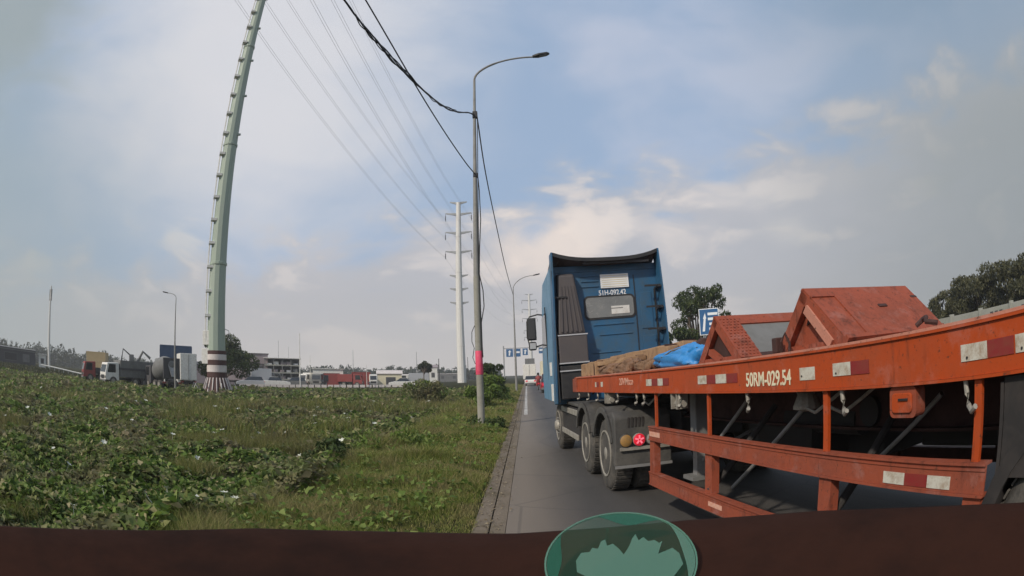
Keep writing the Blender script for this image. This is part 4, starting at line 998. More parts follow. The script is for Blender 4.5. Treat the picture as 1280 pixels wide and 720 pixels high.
# rope hooks and lashing winches under the beam
def hook(u, s=1.0):
    MB().tube([(.02, -u, 1.275), (.02, -u-.01, 1.22), (.01, -u-.03*s, 1.17), (-.02, -u-.07*s, 1.15), (-.03, -u-.10*s, 1.17)], .014, 7).build('rope_hook', 'rim', TRL, smooth=True)
for u in (.15, .8, 1.35, 2.35, 3.1, 3.35, 4.35, 5.62, 6.72, 7.68, 8.6): hook(u, 1.0)
def winch(u):
    w_ = empty('lashing_winch', (.02, -u, 1.277)); w_.parent = TRL
    for yy_ in (-.07, .055): MB().box(-.02, .10, yy_, yy_+.015, -.15, 0).build('bracket', 'rim', w_)
    MB().tube([(.04, -.11, -.10), (.04, .10, -.10)], .035, 10).build('drum', 'rim', w_)
for u in (1.85, 4.25): winch(u)
for u in (2.7, 5.95, 6.25):
    pts = [(.25, -u, 1.27), (.22, -u-.1, 1.16), (.22, -u-.25, 1.12), (.25, -u-.4, 1.2), (.3, -u-.5, 1.27)]
    MB().tube(pts, .012, 6).build('slack_strap', 'rim', TRL)
# air tank, landing legs, braces
MB().tube([(.9, -5.0, .98), (.9, -6.0, .98)], .13, 14).build('air_tank', 'chassis', TRL, smooth=True)
MB().lathe([(.02, 1.27), (.06, 1.25), (.10, 1.16), (.10, 1.14), (.02, 1.12)], 12, o=(.28, -6.02, 0)).build('gladhand', 'rim', TRL)
for xx in (.36, 1.95):
    lg = empty('landing_leg', (xx, -4.05, 0)); lg.parent = TRL
    MB().box(-.07, .07, -.07, .07, .72, 1.275).build('outer_tube', 'greysheet', lg, bevel=.01)
    MB().box(-.05, .05, -.05, .05, .42, .72).build('inner_tube', 'steel', lg)
    MB().box(-.13, .13, -.12, .12, .38, .42).build('foot', 'greysheet', lg)
def rod(a, b, r=.018, m='steel'): MB().tube([a, b], r, 8).build('brace', m, TRL, smooth=True)
rod((.36, -3.95, .45), (.5, -4.85, 1.2)); rod((.45, -4.6, .35), (.5, -5.75, 1.15)); rod((.7, -6.1, .55), (.7, -7.0, 1.15))
rod((.40, -4.05, .6), (1.9, -4.05, 1.1)); rod((.02, -4.97, .45), (.7, -4.97, 1.1), .03, 'chassis'); rod((.02, -6.58, .45), (.7, -6.58, 1.1), .03, 'chassis')
# orange work lamp box under the beam
wl = empty('orange_tool_box', (.03, -7.24, 1.20)); wl.parent = TRL
MB().extrude(rrect(-.10, .10, -.075, .075, .03), 'x', -.02, .06).build('box_rim', 'red_orange', wl)
MB().extrude(rrect(-.075, .075, -.05, .045, .02), 'x', -.032, -.0205).build('box_lid', 'orange', wl, bevel=.004)
MB().box(-.04, -.033, -.05, .02, .01, .02).build('hinge', 'black', wl)
# axles and wheels at the rear
for u in (8.40, 9.65, 10.88):
    MB().tube([(.4, -u, .44), (2.07, -u, .44)], .075, 12).build('axle', 'chassis', TRL)
    wheel(TRL, .04, -u, .50, .26, dual=True, z=.50)
    wheel(TRL, 2.43, -u, .50, .26, dual=True, side=-1, z=.50)
    box('spring_hanger', 'chassis', TRL, .62, .72, -u+.35, -u+.5, .6, 1.0)
mg = fender(0, 10, 170, .02, .68); 
for u in (8.42,): o = mg.build('fender', 'chassis', TRL); o.location = (0, -u, .04)
box('dark_fill_flap', 'chassis', TRL, .02, .70, -7.93, -7.91, .30, 1.25)  # added dark flap, darkens the gap ahead of the rear wheels
box('side_flap', 'chassis', TRL, .022, .03, -12.0, -7.935, .86, 1.27)
box('suspension_box', 'chassis', TRL, .6, 1.9, -11.4, -7.9, .62, .90)
box('spare_carrier', 'chassis', TRL, .8, 1.7, -5.4, -4.5, .62, .90)

# cargo lying on the trailer: own things in the trailer's place
bpy.context.view_layer.update()
TM = TRL.matrix_world.copy()
def on_deck(name, x, u, z, label, cat_, group=None, rz=0):
    o = tag(empty(name, (0, 0, 0)), label, cat_, group); o.matrix_world = TM @ Matrix.Translation((x, -u, z)) @ Matrix.Rotation(rz, 4, 'Z'); return o
def cradle(u, label, open_rear, ln=1.1, hh=.37, b0=.36, b1=.42, rz=0):
    t = on_deck('steel_cradle', .14, u, 1.53, label, 'steel cradle', 'orange wedge cradles on the trailer', rz)
    # local: x along the prism, y forward(+)/rear(-), z up ; apex at y=0
    def slab(n, m, x0, x1, p0, p1, th, par=t, bev=0):
        a = Vector(p1)-Vector(p0); nrm = Vector((-a.y, a.x)).normalized()*th
        poly = [p0, p1, (p1[0]+nrm.x, p1[1]+nrm.y), (p0[0]+nrm.x, p0[1]+nrm.y)]
        return MB().extrude(poly, 'x', x0, x1).build(n, m, par, bevel=bev)
    A = (0, hh); B = (b0, 0); Cc = (-b1, 0)
    def lp_(P, Q, k): return (P[0]+(Q[0]-P[0])*k, P[1]+(Q[1]-P[1])*k)
    slab('front_plate', 'red_orange', 0.002, ln, A, B, .012)
    MB().extrude([(0, hh+.012), (.02, hh-.004), (-.02, hh-.004)], 'x', -.004, ln+.004).build('ridge_cap', 'red_orange', t)
    if not open_rear:
        pl = slab('rear_plate', 'red_orange', .0, ln, Cc, A, .014)
        slab('plate_lip', 'red_orange', -.006, ln*.98, Cc, lp_(Cc, A, .06), .035)
        slab('lifting_eye', 'dark_red', ln*.50, ln*.58, lp_(Cc, A, .55), lp_(Cc, A, .60), .022)
        slab('hole', 'dark_red', ln*.93, ln*1.001, lp_(Cc, A, .72), lp_(Cc, A, .76), .017)
        slab('raised_edge', 'red_orange', .20, .225, lp_(Cc, A, .04), lp_(Cc, A, .80), .024)
        slab('raised_edge', 'red_orange', .0, .225, lp_(Cc, A, .80), lp_(Cc, A, .83), .024)
    else:
        slab('rear_inset', 'greysheet', .20, ln, lp_(Cc, A, .03), lp_(Cc, A, .97), -.03)
        slab('rear_edge_strip', 'red_orange', .0, .20, Cc, A, .014)
        slab('top_strip', 'red_orange', .20, ln, lp_(Cc, A, .78), A, .014)
        slab('bottom_strip', 'dark_red', .20, ln, Cc, lp_(Cc, A, .08), .012)
        stud = MB()
        for i in range(5):
            for j in range(13):
                k0 = .05+j*.07; x0 = .02+i*.036+(.018 if j % 2 else 0)
                P_ = lp_(Cc, A, k0); Q_ = lp_(Cc, A, k0+.035); a = Vector(Q_)-Vector(P_); nr = Vector((-a.y, a.x)).normalized()
                stud.extrude([(P_[0]+nr.x*.014, P_[1]+nr.y*.014), (Q_[0]+nr.x*.014, Q_[1]+nr.y*.014), (Q_[0]+nr.x*.02, Q_[1]+nr.y*.02), (P_[0]+nr.x*.02, P_[1]+nr.y*.02)], 'x', x0, x0+.016)
        tag(stud.build('tread_studs', 'red_orange', t), kind='stuff')
    # end frame: two raking bars, a base bar, an inner brace over a recessed sheet
    MB().extrude([(0, hh-.03), (b0-.02, 0), (-b1+.02, 0)], 'x', .05, .06).build('end_sheet', 'dark_red' if open_rear else 'red_orange', t)
    def bar(n, P_, Q_, w_, x0=-.004, x1=.045, m='red_orange'):
        a = (Vector(Q_)-Vector(P_)).normalized(); nr = Vector((-a.y, a.x))*w_
        return MB().extrude([tuple(P_), tuple(Q_), (Q_[0]+nr.x, Q_[1]+nr.y), (P_[0]+nr.x, P_[1]+nr.y)], 'x', x0, x1).build(n, m, t)
    bar('end_bar', B, A, .075); bar('end_bar', A, Cc, .070)
    bar('end_bar', (-b1+.02, 0), (b0-.02, 0), .03, .0, .044)
    if not open_rear:
        bar('brace', (-.05, hh-.10), (-b1*.70, .03), .06, -.02, .03, 'orange_top')
        MB().extrude([(-.005, hh-.14), (.045, hh-.22), (-.045, hh-.20)], 'x', .040, .048).build('gusset_hole', 'dark_red', t)
    else: bar('brace', (.10, hh*.30), (-.10, .02), .05, -.02, .03)
    return t
cradle(6.24, 'solid orange wedge cradle, rearmost on the deck, sloping plate towards the camera', False)
cradle(4.92, 'orange wedge cradle with an open grey rear face and studded edge, nearer the blue tarpaulin', True)
# small bracket on the beam between the cradles
br = on_deck('deck_stake', .06, 6.0, 1.53, 'small rusty stake and shackle on the beam between the cradles', 'stake')
MB().box(-.03, .03, -.03, .03, 0, .10).build('stake', 'dark_red', br, bevel=.008)
MB().tube([(0, -.05, .0), (-.02, -.08, .07), (0, -.1, .12), (.02, -.12, .05), (0, -.14, 0)], .010, 6).build('shackle', 'dark_red', br)
br = on_deck('chain_lump', .12, 7.02+.25, 1.53, 'dark shackle lying on the beam behind the rearmost cradle', 'shackle')
MB().tube([(0, 0, .02), (.03, -.03, .045), (0, -.08, .05), (-.03, -.1, .03), (0, -.16, .015)], .014, 6).build('shackle', 'dark_red', br)
# timbers
def timber(x, u0, u1, z0, w_, h_, label, rz=0, ry=0):
    o = on_deck('timber_baulk', x, (u0+u1)/2, z0, label, 'timber', 'old timbers at the front of the trailer', rz)
    L = (u1-u0)/2; n = 8; mb = MB(); ring = []
    for k in range(n+1):
        y_ = -L+2*L*k/n; j = lambda: random.uniform(-.012, .012)
        ring.append([(-w_/2+j(), y_, j()*.4), (w_/2+j(), y_, j()*.4), (w_/2+j(), y_, h_+j()), (-w_/2+j(), y_, h_+j())])
    vs_ = [p for r_q in ring for p in r_q]; fs_ = [(3, 2, 1, 0), tuple(4*n+q for q in (0, 1, 2, 3))]
    for k in range(n):
        for q in range(4): fs_.append((4*k+q, 4*k+(q+1) % 4, 4*k+4+(q+1) % 4, 4*k+4+q))
    mb._add(vs_, fs_); mb.build('baulk', 'wood', o, bevel=.006)
    MB().box(-w_/2-.003, w_/2+.003, -L+.06, -L+.09, -.002, h_+.014).build('strap', 'dark_red', o)
    return o
M['wood_dark'] = mat('weathered_dark_timber', (.20, .115, .065), .85, dirt=(.09, .055, .035), amt=.8, scale=5, bump=.6, bscale=20)
M['sack'] = mat('brown_sacking', (.22, .125, .075), .95, dirt=(.10, .06, .04), amt=.8, scale=7, bump=.8, bscale=30)
timber(.42, .12, 3.3, 1.53, .14, .26, 'longest squared timber, lying at the back of the pile')
timber(.12, .30, 1.10, 1.53, .14, .20, 'pale square-ended timber block at the very front of the deck', .03)
timber(.20, .9, 2.6, 1.66, .10, .06, 'thin plank lying slantwise over the brown sacks', .10)
timber(.60, .4, 3.4, 1.53, .18, .29, 'second long timber on the far side of the pile')
def crumple(name, x, u, z, rx, ry, rz_, label, cat_, m, seed):
    r_ = np.random.default_rng(seed); nu, nv = 56, 30; vs_ = []; fs_ = []
    ph = r_.uniform(0, 6, 12)
    for j in range(nv+1):
        th = math.pi*j/nv
        for i in range(nu):
            a = 2*math.pi*i/nu; d = Vector((math.sin(th)*math.cos(a), math.sin(th)*math.sin(a), math.cos(th)))
            k = 1+.05*math.sin(3*a+ph[0]+3*d.z)+.045*math.sin(6*d.y+5*d.z+ph[1])+.03*math.sin(13*d.x-9*d.y+ph[2])+.018*math.sin(23*d.z+17*d.y+ph[3])-.10*abs(math.sin(4.2*d.y+2.5*d.z+ph[4]))**14-.08*abs(math.sin(5.5*d.z-3.1*d.y+3*d.x+ph[5]))**16+.06*abs(math.sin(3.7*d.y-4*d.z+ph[6]))**20
            sgn = lambda q, e: math.copysign(abs(q)**e, q)
            px, py, pz = rx*sgn(d.x, .8)*k, ry*sgn(d.y, .7)*k, rz_*sgn(d.z, .75)*k
            pz *= 1-.28*(py/ry); pz = max(pz, -rz_*.55)
            vs_.append((px, py, pz+rz_*.55))
    for j in range(nv):
        for i in range(nu): fs_.append((j*nu+i, j*nu+(i+1) % nu, (j+1)*nu+(i+1) % nu, (j+1)*nu+i))
    mb = MB(); mb._add(vs_, fs_); t = on_deck(name, x, u, z, label, cat_)
    mb.build('sheet', m, t, smooth=True).modifiers.clear()
    MB().tube([(-rx*.8, ry*.6, rz_*.3), (-rx*1.02, ry*.2, rz_*.8), (-rx*.9, -ry*.1, rz_*1.2), (-rx*.3, -ry*.3, rz_*1.5)], .008, 5).build('tie_rope', 'wood_dark' if 'sack' in name else 'kerb', t)
    return t
crumple('blue_tarpaulin', .33, 3.95, 1.53, .26, .66, .13, 'crumpled bright blue tarpaulin bundle between the timbers and the cradles', 'tarpaulin', 'tarp', 5)
crumple('brown_sack', .17, 1.62, 1.53, .13, .46, .085, 'lumpy brown sack lying between the pale block and the next sack', 'sack', 'sack', 21)
crumple('brown_sack', .16, 2.42, 1.53, .13, .44, .10, 'second lumpy brown sack, in the middle of the pile', 'sack', 'sack', 34)
crumple('brown_sack', .18, 3.08, 1.53, .12, .32, .075, 'small brown sack touching the end of the blue tarpaulin', 'sack', 'wood_dark', 55)
crumple('brown_sacking', .40, 4.2, 1.53, .2, .5, .15, 'dark brown folded sacking tucked behind the blue tarpaulin', 'sacking', 'dark_red', 8)

# =================================================================== SIGNS
def arrow_sign(x, y, z0, w, h, rz, label, posts=True):
    t = tag(empty('road_sign', (x, y, 0), (0, 0, rz)), label, 'road sign')
    MB().box(-w/2, w/2, 0, .05, z0, z0+h).build('border', 'signwhite', t)
    MB().box(-w/2+.05, w/2-.05, -.012, -.002, z0+.05, z0+h-.05).build('panel', 'signblue', t)
    k = w
    MB().extrude([(-.36*k, z0+.14*h), (-.24*k, z0+.14*h), (-.17*k, z0+.62*h), (-.14*k, z0+.62*h), (-.19*k, z0+.84*h), (-.31*k, z0+.62*h), (-.27*k, z0+.62*h)], 'y', -.02, -.0125).build('arrow', 'signwhite', t)
    for j, (a, b) in enumerate(((-.06, .44), (-.06, .30), (.0, .42), (-.02, .2))):
        MB().box(a*k, b*k, -.02, -.0125, z0+h*(.74-.19*j), z0+h*(.84-.19*j)).build('text_bar', 'signwhite', t)
    if posts:
        for s in (-.3, .3): MB().tube([(s*w, .09, 0), (s*w, .09, z0+h*.9)], .05, 8).build('post', 'galv', t)
    return t
x, y = polar(19.35, 38)
arrow_sign(x, y, 3.55, 1.42, 1.80, R(-14), 'blue road sign with a white arrow rising behind the blue tarpaulin')
gt = tag(empty('sign_gantry', (-2.2, 140, 0)), 'gantry pole carrying small blue direction signs over the distant road', 'gantry')
MB().tube([(-3.4, .3, 0), (-3.4, .3, 9.2)], .16, 10).build('post', 'galv', gt)
MB().tube([(-3.4, .3, 8.6), (15, .3, 8.6)], .09, 8).build('beam', 'galv', gt)
for i, (a, w_, h_) in enumerate(((-1.9, 1.7, 2.0), (.0, 1.7, 2.0), (2.0, 1.3, 1.7), (6.0, 1.2, 1.4), (8.5, 1.1, 1.2))):
    s = empty('sign_board', (a, 0, 8.4-h_/2)); s.parent = gt
    MB().box(-w_/2, w_/2, 0, .08, -h_/2, h_/2).build('panel', 'signblue', s)
    MB().extrude([(-.25, -h_*.35), (.1, -h_*.35), (.2, h_*.1), (.45, h_*.1), (.05, h_*.36), (-.4, h_*.1), (-.15, h_*.1)] if i % 2 == 0 else [(-w_*.38, -.1), (w_*.38, -.1), (w_*.38, .35), (-w_*.38, .35)], 'y', -.03, -.002).build('marking', 'signwhite', s)

# =================================================================== VEHICLES IN THE DISTANCE
def car(x, y, rz, m, label, cat_='car', L=4.3, W=1.75, H=1.5, tail=True, hatch=True, z=0):
    t = tag(empty('parked_car' if abs(rz) > .4 else 'car', (x, y, z), (0, 0, rz)), label, cat_)
    # y forward; profile (y,z)
    low = [(-L/2, .30), (-L/2, .75), (-L/2+.12, .92), (L/2-1.1, .92), (L/2-.15, .74), (L/2, .60), (L/2, .30)]
    MB().extrude(low, 'x', -W/2, W/2).build('body', m, t, bevel=.05)
    r_ = -L/2+(.15 if hatch else .75)
    MB().hexa([(-W/2+.04, r_, .925), (W/2-.04, r_, .925), (W/2-.04, L/2-1.2, .925), (-W/2+.04, L/2-1.2, .925)], [(-W/2+.18, r_+.3, H-.05), (W/2-.18, r_+.3, H-.05), (W/2-.18, L/2-2.0, H-.05), (-W/2+.18, L/2-2.0, H-.05)]).build('windows', 'darkglass', t, bevel=.03)
    MB().box(-W/2+.16, W/2-.16, r_+.28, L/2-1.98, H-.048, H).build('roof', m, t, bevel=.015)
    for sx in (-1, 1):
        for yy in (-L/2+.8, L/2-.85):
            w_ = empty('wheel', (sx*(W/2-.2), yy, .31)); w_.parent = t
            MB().lathe([(.31, -.1), (.31, .1)], 16, 'x').build('tyre', 'tyre', w_)
            MB().lathe([(.19, -.112), (.19, .112)], 12, 'x').build('rim', 'rim', w_)
        MB().box(sx*(W/2-.28)-.14, sx*(W/2-.28)+.14, -L/2-.02, -L/2+.02, .62, .82).build('tail_light', 'lamp_red', t)
        MB().box(sx*(W/2-.28)-.16, sx*(W/2-.28)+.16, L/2-.06, L/2+.02, .52, .68).build('headlight', 'lamp_clear', t)
    MB().box(-.26, .26, -L/2-.02, -L/2-.003, .5, .62).build('number_plate', 'white', t)
    MB().box(-W/2+.05, W/2-.05, -L/2-.05, -L/2+.1, .28, .46).build('bumper', 'greysheet', t, bevel=.02)
    return t
def boxtruck(x, y, rz, cabm, boxm, label, L=6.0, W=2.1, H=3.0, cat_='truck', name='box_truck', body='box', z=0):
    t = tag(empty(name, (x, y, z), (0, 0, rz)), label, cat_)
    f = L/2
    MB().extrude([(f-1.6, .5), (f, .5), (f, 1.15), (f-.25, 2.05), (f-1.6, 2.12)], 'x', -W/2+.08, W/2-.08).build('cab', cabm, t, bevel=.05)
    MB().extrude([(f+.005, 1.2), (f-.24, 2.0), (f-.27, 2.0), (f-.03, 1.2)], 'x', -W/2+.2, W/2-.2).build('windscreen', 'darkglass', t)
    for sx in (-1, 1): MB().extrude([(f-1.2, 1.2), (f-.25, 1.2), (f-.42, 1.95), (f-1.2, 1.95)], 'x', sx*(W/2-.085)-.01, sx*(W/2-.085)+.012).build('side_window', 'darkglass', t)
    for sx in (-1, 1): MB().box(sx*.75-.18, sx*.75+.18, f-.02, f+.03, .68, .88).build('headlight', 'lamp_clear', t)
    MB().box(-.5, .5, f, f+.02, .6, .95).build('grille', 'black', t)
    MB().box(-W/2+.1, W/2-.1, f-.1, f+.08, .38, .55).build('bumper', 'greysheet', t, bevel=.02)
    MB().box(-.45, .45, -L/2, f-.2, .55, .75).build('chassis_frame', 'chassis', t)
    if body == 'box':
        bo = MB().box(-W/2, W/2, -L/2, f-1.7, .85, H).build('cargo_box', boxm, t, bevel=.02)
        for sx in (-1, 1): MB().box(sx*W/4-W/4+.05, sx*W/4+W/4-.05, -L/2-.02, -L/2-.003, .9, H-.06).build('rear_door', boxm, bo)
        MB().box(-.02, .02, -L/2-.04, -L/2-.021, .9, H-.1).build('lock_bar', 'steel', bo)
    elif body == 'tipper':
        mb = MB().hexa([(-W/2, -L/2, .85), (W/2, -L/2, .85), (W/2, f-1.7, .85), (-W/2, f-1.7, .85)], [(-W/2-.06, -L/2, H), (W/2+.06, -L/2, H), (W/2+.06, f-1.7, H), (-W/2-.06, f-1.7, H)])
        bo = mb.build('tipper_body', boxm, t)
        for k in range(6):
            yy = -L/2+.1+k*(L-1.9)/5
            for sx in (-1, 1): MB().box(sx*(W/2+.05)-.04, sx*(W/2+.05)+.04, yy-.05, yy+.05, .87, H-.02).build('rib', boxm, bo)
        MB().box(-W/2-.1, W/2+.1, -L/2-.04, f-1.66, (H+.85)/2-.1, (H+.85)/2+.08).build('side_band', 'darksheet', bo)
    elif body == 'mixer':
        q = Matrix.Translation((0, -.5, 1.9)) @ Matrix.Rotation(R(-12), 4, 'X')
        MB().lathe([(.3, -1.9), (.55, -1.7), (1.02, -.4), (1.05, .5), (.8, 1.4), (.4, 1.7)], 18, 'y', mtx=q).build('drum', boxm, t, smooth=True)
        MB().box(-.9, .9, -L/2, -L/2+.1, 1.0, 2.8).build('rear_frame', 'darksheet', t)
        for sx in (-1, 1): MB().tube([(sx*.8, -L/2+.05, .6), (sx*.6, -L/2+.2, 2.6)], .07, 6).build('frame_leg', 'white', t)
        MB().hexa([(-.2, -L/2-.4, 1.2), (.2, -L/2-.4, 1.2), (.2, -L/2-.3, 1.2), (-.2, -L/2-.3, 1.2)], [(-.45, -L/2+.1, 2.5), (.45, -L/2+.1, 2.5), (.45, -L/2+.3, 2.5), (-.45, -L/2+.3, 2.5)]).build('chute', 'steel', t)
    for yy in (f-.9, -L/2+1.0) + ((-L/2+2.1,) if body in ('mixer', 'tipper') else ()):
        for sx in (-1, 1):
            w_ = empty('wheel', (sx*(W/2-.2), yy, .42)); w_.parent = t
            MB().lathe([(.42, -.14), (.42, .14)], 16, 'x').build('tyre', 'tyre', w_)
            MB().lathe([(.25, -.15), (.25, .15)], 12, 'x').build('rim', 'rim', w_)
    for sx in (-1, 1): MB().box(sx*(W/2-.2)-.15, sx*(W/2-.2)+.15, -L/2-.05, -L/2, .6, .75).build('tail_light', 'reflr', t)
    return t
car(1.95, 49, 0, 'redcar', 'small dark red car just ahead of the blue cab, partly hidden by its mirror', L=3.8, W=1.6, H=1.65)
car(.55, 82, 0, 'white', 'white hatchback at the left edge of the distant road')
car(1.9, 92, 0, 'white', 'white car to the right of the hatchback, farther down the road', H=1.45)
boxtruck(.5, 104, 0, 'white', 'white', 'white box truck driving away ahead of the white hatchback', L=6.5, W=2.3, H=3.6)
boxtruck(3.6, 98, 0, 'cream', 'cream', 'cream box truck in the next lane, just left of the cab mirror', L=7, W=2.4, H=3.9)
boxtruck(.9, 150, 0, 'greysheet', 'greysheet', 'tall grey lorry farthest down the road beneath the gantry signs', L=8, W=2.5, H=6.0)
def motorbike(x, y, label):
    t = tag(empty('motorbike', (x, y, 0)), label, 'motorbike')
    for yy in (-.6, .6):
        w_ = empty('wheel', (0, yy, .3)); w_.parent = t
        MB().lathe([(.22, -.05), (.3, -.04), (.3, .04), (.22, .05)], 18, 'x').build('tyre', 'tyre', w_)
    MB().hexa([(-.12, -.7, .4), (.12, -.7, .4), (.12, .4, .35), (-.12, .4, .35)], [(-.13, -.75, .78), (.13, -.75, .78), (.08, .5, .85), (-.08, .5, .85)]).build('body', 'redcar', t, bevel=.04)
    MB().tube([(-.33, .4, 1.05), (0, .5, .98), (.33, .4, 1.05)], .02, 6).build('handlebar', 'black', t)
    MB().box(-.09, .09, -.8, -.76, .62, .72).build('tail_light', 'lamp_red', t)
    p = tag(empty('person', (x, y, 0)), 'rider in a dark red jacket on the distant motorbike', 'person')
    me = bpy.data.meshes.new('body'); V_ = [(0, -.25, .85), (0, -.2, 1.1), (0, -.1, 1.38), (0, -.08, 1.48), (0, -.05, 1.62), (-.16, .15, .82), (-.17, .0, .42), (.16, .15, .82), (.17, .0, .42), (-.2, -.08, 1.36), (-.3, .1, 1.12), (-.3, .38, 1.07), (.2, -.08, 1.36), (.3, .1, 1.12), (.3, .38, 1.07)]
    E_ = [(0, 1), (1, 2), (2, 3), (3, 4), (0, 5), (5, 6), (0, 7), (7, 8), (2, 9), (9, 10), (10, 11), (2, 12), (12, 13), (13, 14)]
    me.from_pydata(V_, E_, []); o = bpy.data.objects.new('body', me); COL.objects.link(o); o.parent = p
    sk = o.modifiers.new('skin', 'SKIN'); rr = [.16, .17, .17, .06, .07, .09, .06, .09, .06, .08, .05, .04, .08, .05, .04]
    if not me.skin_vertices: 
        bpy.context.view_layer.update()
    for q, a in zip(me.skin_vertices[0].data, rr): q.radius = (a, a)
    me.skin_vertices[0].data[0].use_root = True
    o.modifiers.new('s', 'SUBSURF').levels = 1; me.materials.append(M['redbox'])
    MB().lathe([(.02, .14), (.09, .12), (.13, .03), (.13, -.05), (.10, -.10), (.02, -.11)], 14, o=(0, -.05, 1.68)).build('helmet', 'black', p, smooth=True)
motorbike(1.15, 57, 'motorbike between the red car and the white hatchback on the distant road')

# =================================================================== YARD AND BUILDINGS ON THE LEFT
def face(x, y): return math.atan2(x, -y)+math.pi        # rotation that turns local -y towards the road user
def at(az, d): x, y = polar(az, d); return x, y, -R(az)
def shed(name, az, d, w, h, dep, wall, roof, label, z0=0, over=.2, pitch=.5, openings=(), bands=(), cat_='building', roofname='roof'):
    x, y, rz = at(az, d); t = tag(empty(name, (x, y, z0), (0, 0, rz)), label, cat_)
    wl_ = MB().box(-w/2, w/2, 0, dep, -.5, h).build('wall', wall, t)
    MB().extrude([(-over, h+.003), (dep+over, h+.003), (dep+over, h+.10), (dep/2, h+pitch), (-over, h+.10)], 'x', -w/2-over, w/2+over).build(roofname, roof, t)
    for (x0, x1, z0_, z1_, m) in openings:
        o = MB().box(x0-.06, x1+.06, -.05, -.003, z0_-.06, z1_+.06).build('window' if z0_ > .3 else 'door', 'greysheet', t)
        MB().box(x0, x1, -.07, -.052, z0_, z1_).build('pane', m, o)
    for (z0_, z1_, m) in bands: MB().box(-w/2-.05, w/2+.05, -.10, -.055, z0_, z1_).build('band', m, t)
    return t
shed('yard_building', -59, 100, 15, 2.6, 8, 'darksheet', 'greysheet', 'long dark yard building with a pale roof edge at the far left', z0=.5, pitch=.3, openings=[(-5, -3, .6, 1.8, 'black'), (0, 3, .6, 1.8, 'black'), (4.5, 6, .6, 1.8, 'greysheet')], bands=((2.3, 2.5, 'greysheet'),))
shed('gate_kiosk', -53.8, 92, 1.5, 2.1, 1.5, 'white', 'white', 'tiny white gate kiosk at the foot of the tall floodlight pole', z0=.45, pitch=.12, openings=[(-.3, .3, .8, 1.5, 'darkglass')])
# two stacked beige containers
def container(az, d, z, w, h, dep, m, label, cat_='container', group=None, rz=0):
    x, y, a = at(az, d); t = tag(empty('shipping_container', (x, y, z), (0, 0, a+rz)), label, cat_, group)
    MB().box(-w/2, w/2, 0, dep, .02, h).build('box', m, t)
    n = int(w/.28)
    ribs = MB()
    for k in range(n): ribs.box(-w/2+.1+k*(w-.2)/n, -w/2+.1+(k+.55)*(w-.2)/n, -.03, -.001, .14, h-.12)
    tag(ribs.build('side_ribs', m, t), kind='stuff')
    MB().box(-w/2-.02, w/2+.02, -.05, -.002, .0, .12).build('bottom_rail', m, t); MB().box(-w/2-.02, w/2+.02, -.05, -.002, h-.11, h).build('top_rail', m, t)
    for s in (-1, 1): MB().box(s*w/2-.06, s*w/2+.06, -.055, .06, .125, h-.115).build('corner_post', m, t)
    return t
M['beige'] = mat('beige_container_paint', (.50, .38, .20), .6, dirt=(.4, .3, .17), amt=.5, scale=.8)
container(-46.9, 88, 1.05, 3.7, 1.38, 2.2, 'beige', 'beige container box, the lower of the stacked pair', group='stacked beige containers', rz=R(-18))
container(-46.9, 88, 2.46, 3.7, 1.38, 2.2, 'beige', 'beige container box, the upper of the stacked pair', group='stacked beige containers', rz=R(-18))
container(-37.4, 70, 2.45, 4.4, 2.45, 2.3, 'bluebox', 'dark blue container raised on blocks behind the mixer truck')
x, y, a = at(-37.4, 70.2); bl = tag(MB().box(-1.8, 1.8, .2, 2.0, -.1, 2.44).build('container_trestle', 'darksheet'), 'dark trestle block carrying the blue container', 'trestle'); bl.location = (x, y, 0); bl.rotation_euler = (0, 0, a)
# excavator behind the tipper
x, y, a = at(-42.2, 80); ex = tag(empty('excavator', (x, y, 1.6), (0, 0, a)), 'dark grey excavator with raised arm behind the tipper truck', 'excavator')
MB().box(-1.1, .9, 0, 2, 0, 1.0).build('house', 'darksheet', ex, bevel=.1); MB().box(-1.5, 1.5, -.2, 2.2, -1.4, -.1).build('undercarriage', 'chassis', ex)
MB().box(-.9, -.1, -.1, 1.2, 1.0, 2.1).build('cab', 'greysheet', ex, bevel=.08); MB().tube([(.3, .5, .8), (1.4, .3, 2.6), (2.6, .2, 1.7)], .2, 8).build('boom', 'greysheet', ex)
MB().tube([(-.6, .5, 1.9), (-1.9, .5, 2.8), (-2.2, .5, 1.2)], .14, 6).build('arm', 'darksheet', ex)
x, y, a = at(-43.2, 53); boxtruck(x, y, a+R(112), 'white', 'greysheet', 'white cabbed tipper truck with a long grey body, facing left', L=5.6, W=2.0, H=2.35, body='tipper', name='tipper_truck')
x, y, a = at(-39.0, 51); boxtruck(x, y, a+R(25), 'darksheet', 'greysheet', 'grey concrete mixer truck with white frame legs right of the tipper', L=4.6, W=2.1, H=2.9, body='mixer', name='mixer_truck')
x, y, a = at(-36.3, 61); boxtruck(x, y, a+R(8), 'white', 'white', 'white truck with a tall white body right of the blue container', L=5.2, W=1.9, H=3.6, name='white_truck')
shed('corrugated_shed', -34, 92, 10, 3.0, 6, 'mauve', 'darksheet', 'low brownish shed behind the dark round tree', pitch=.6)
shed('mauve_building', -28.7, 100, 5.4, 5.5, 5, 'mauve', 'greysheet', 'mauve two-storey box building right of the mast tree', openings=[(-2.2, -1, 2.2, 3.3, 'darkglass'), (.2, 1.8, 2.2, 3.3, 'darkglass')], bands=((3.55, 3.75, 'darksheet'), (1.7, 1.85, 'white')), pitch=.15)
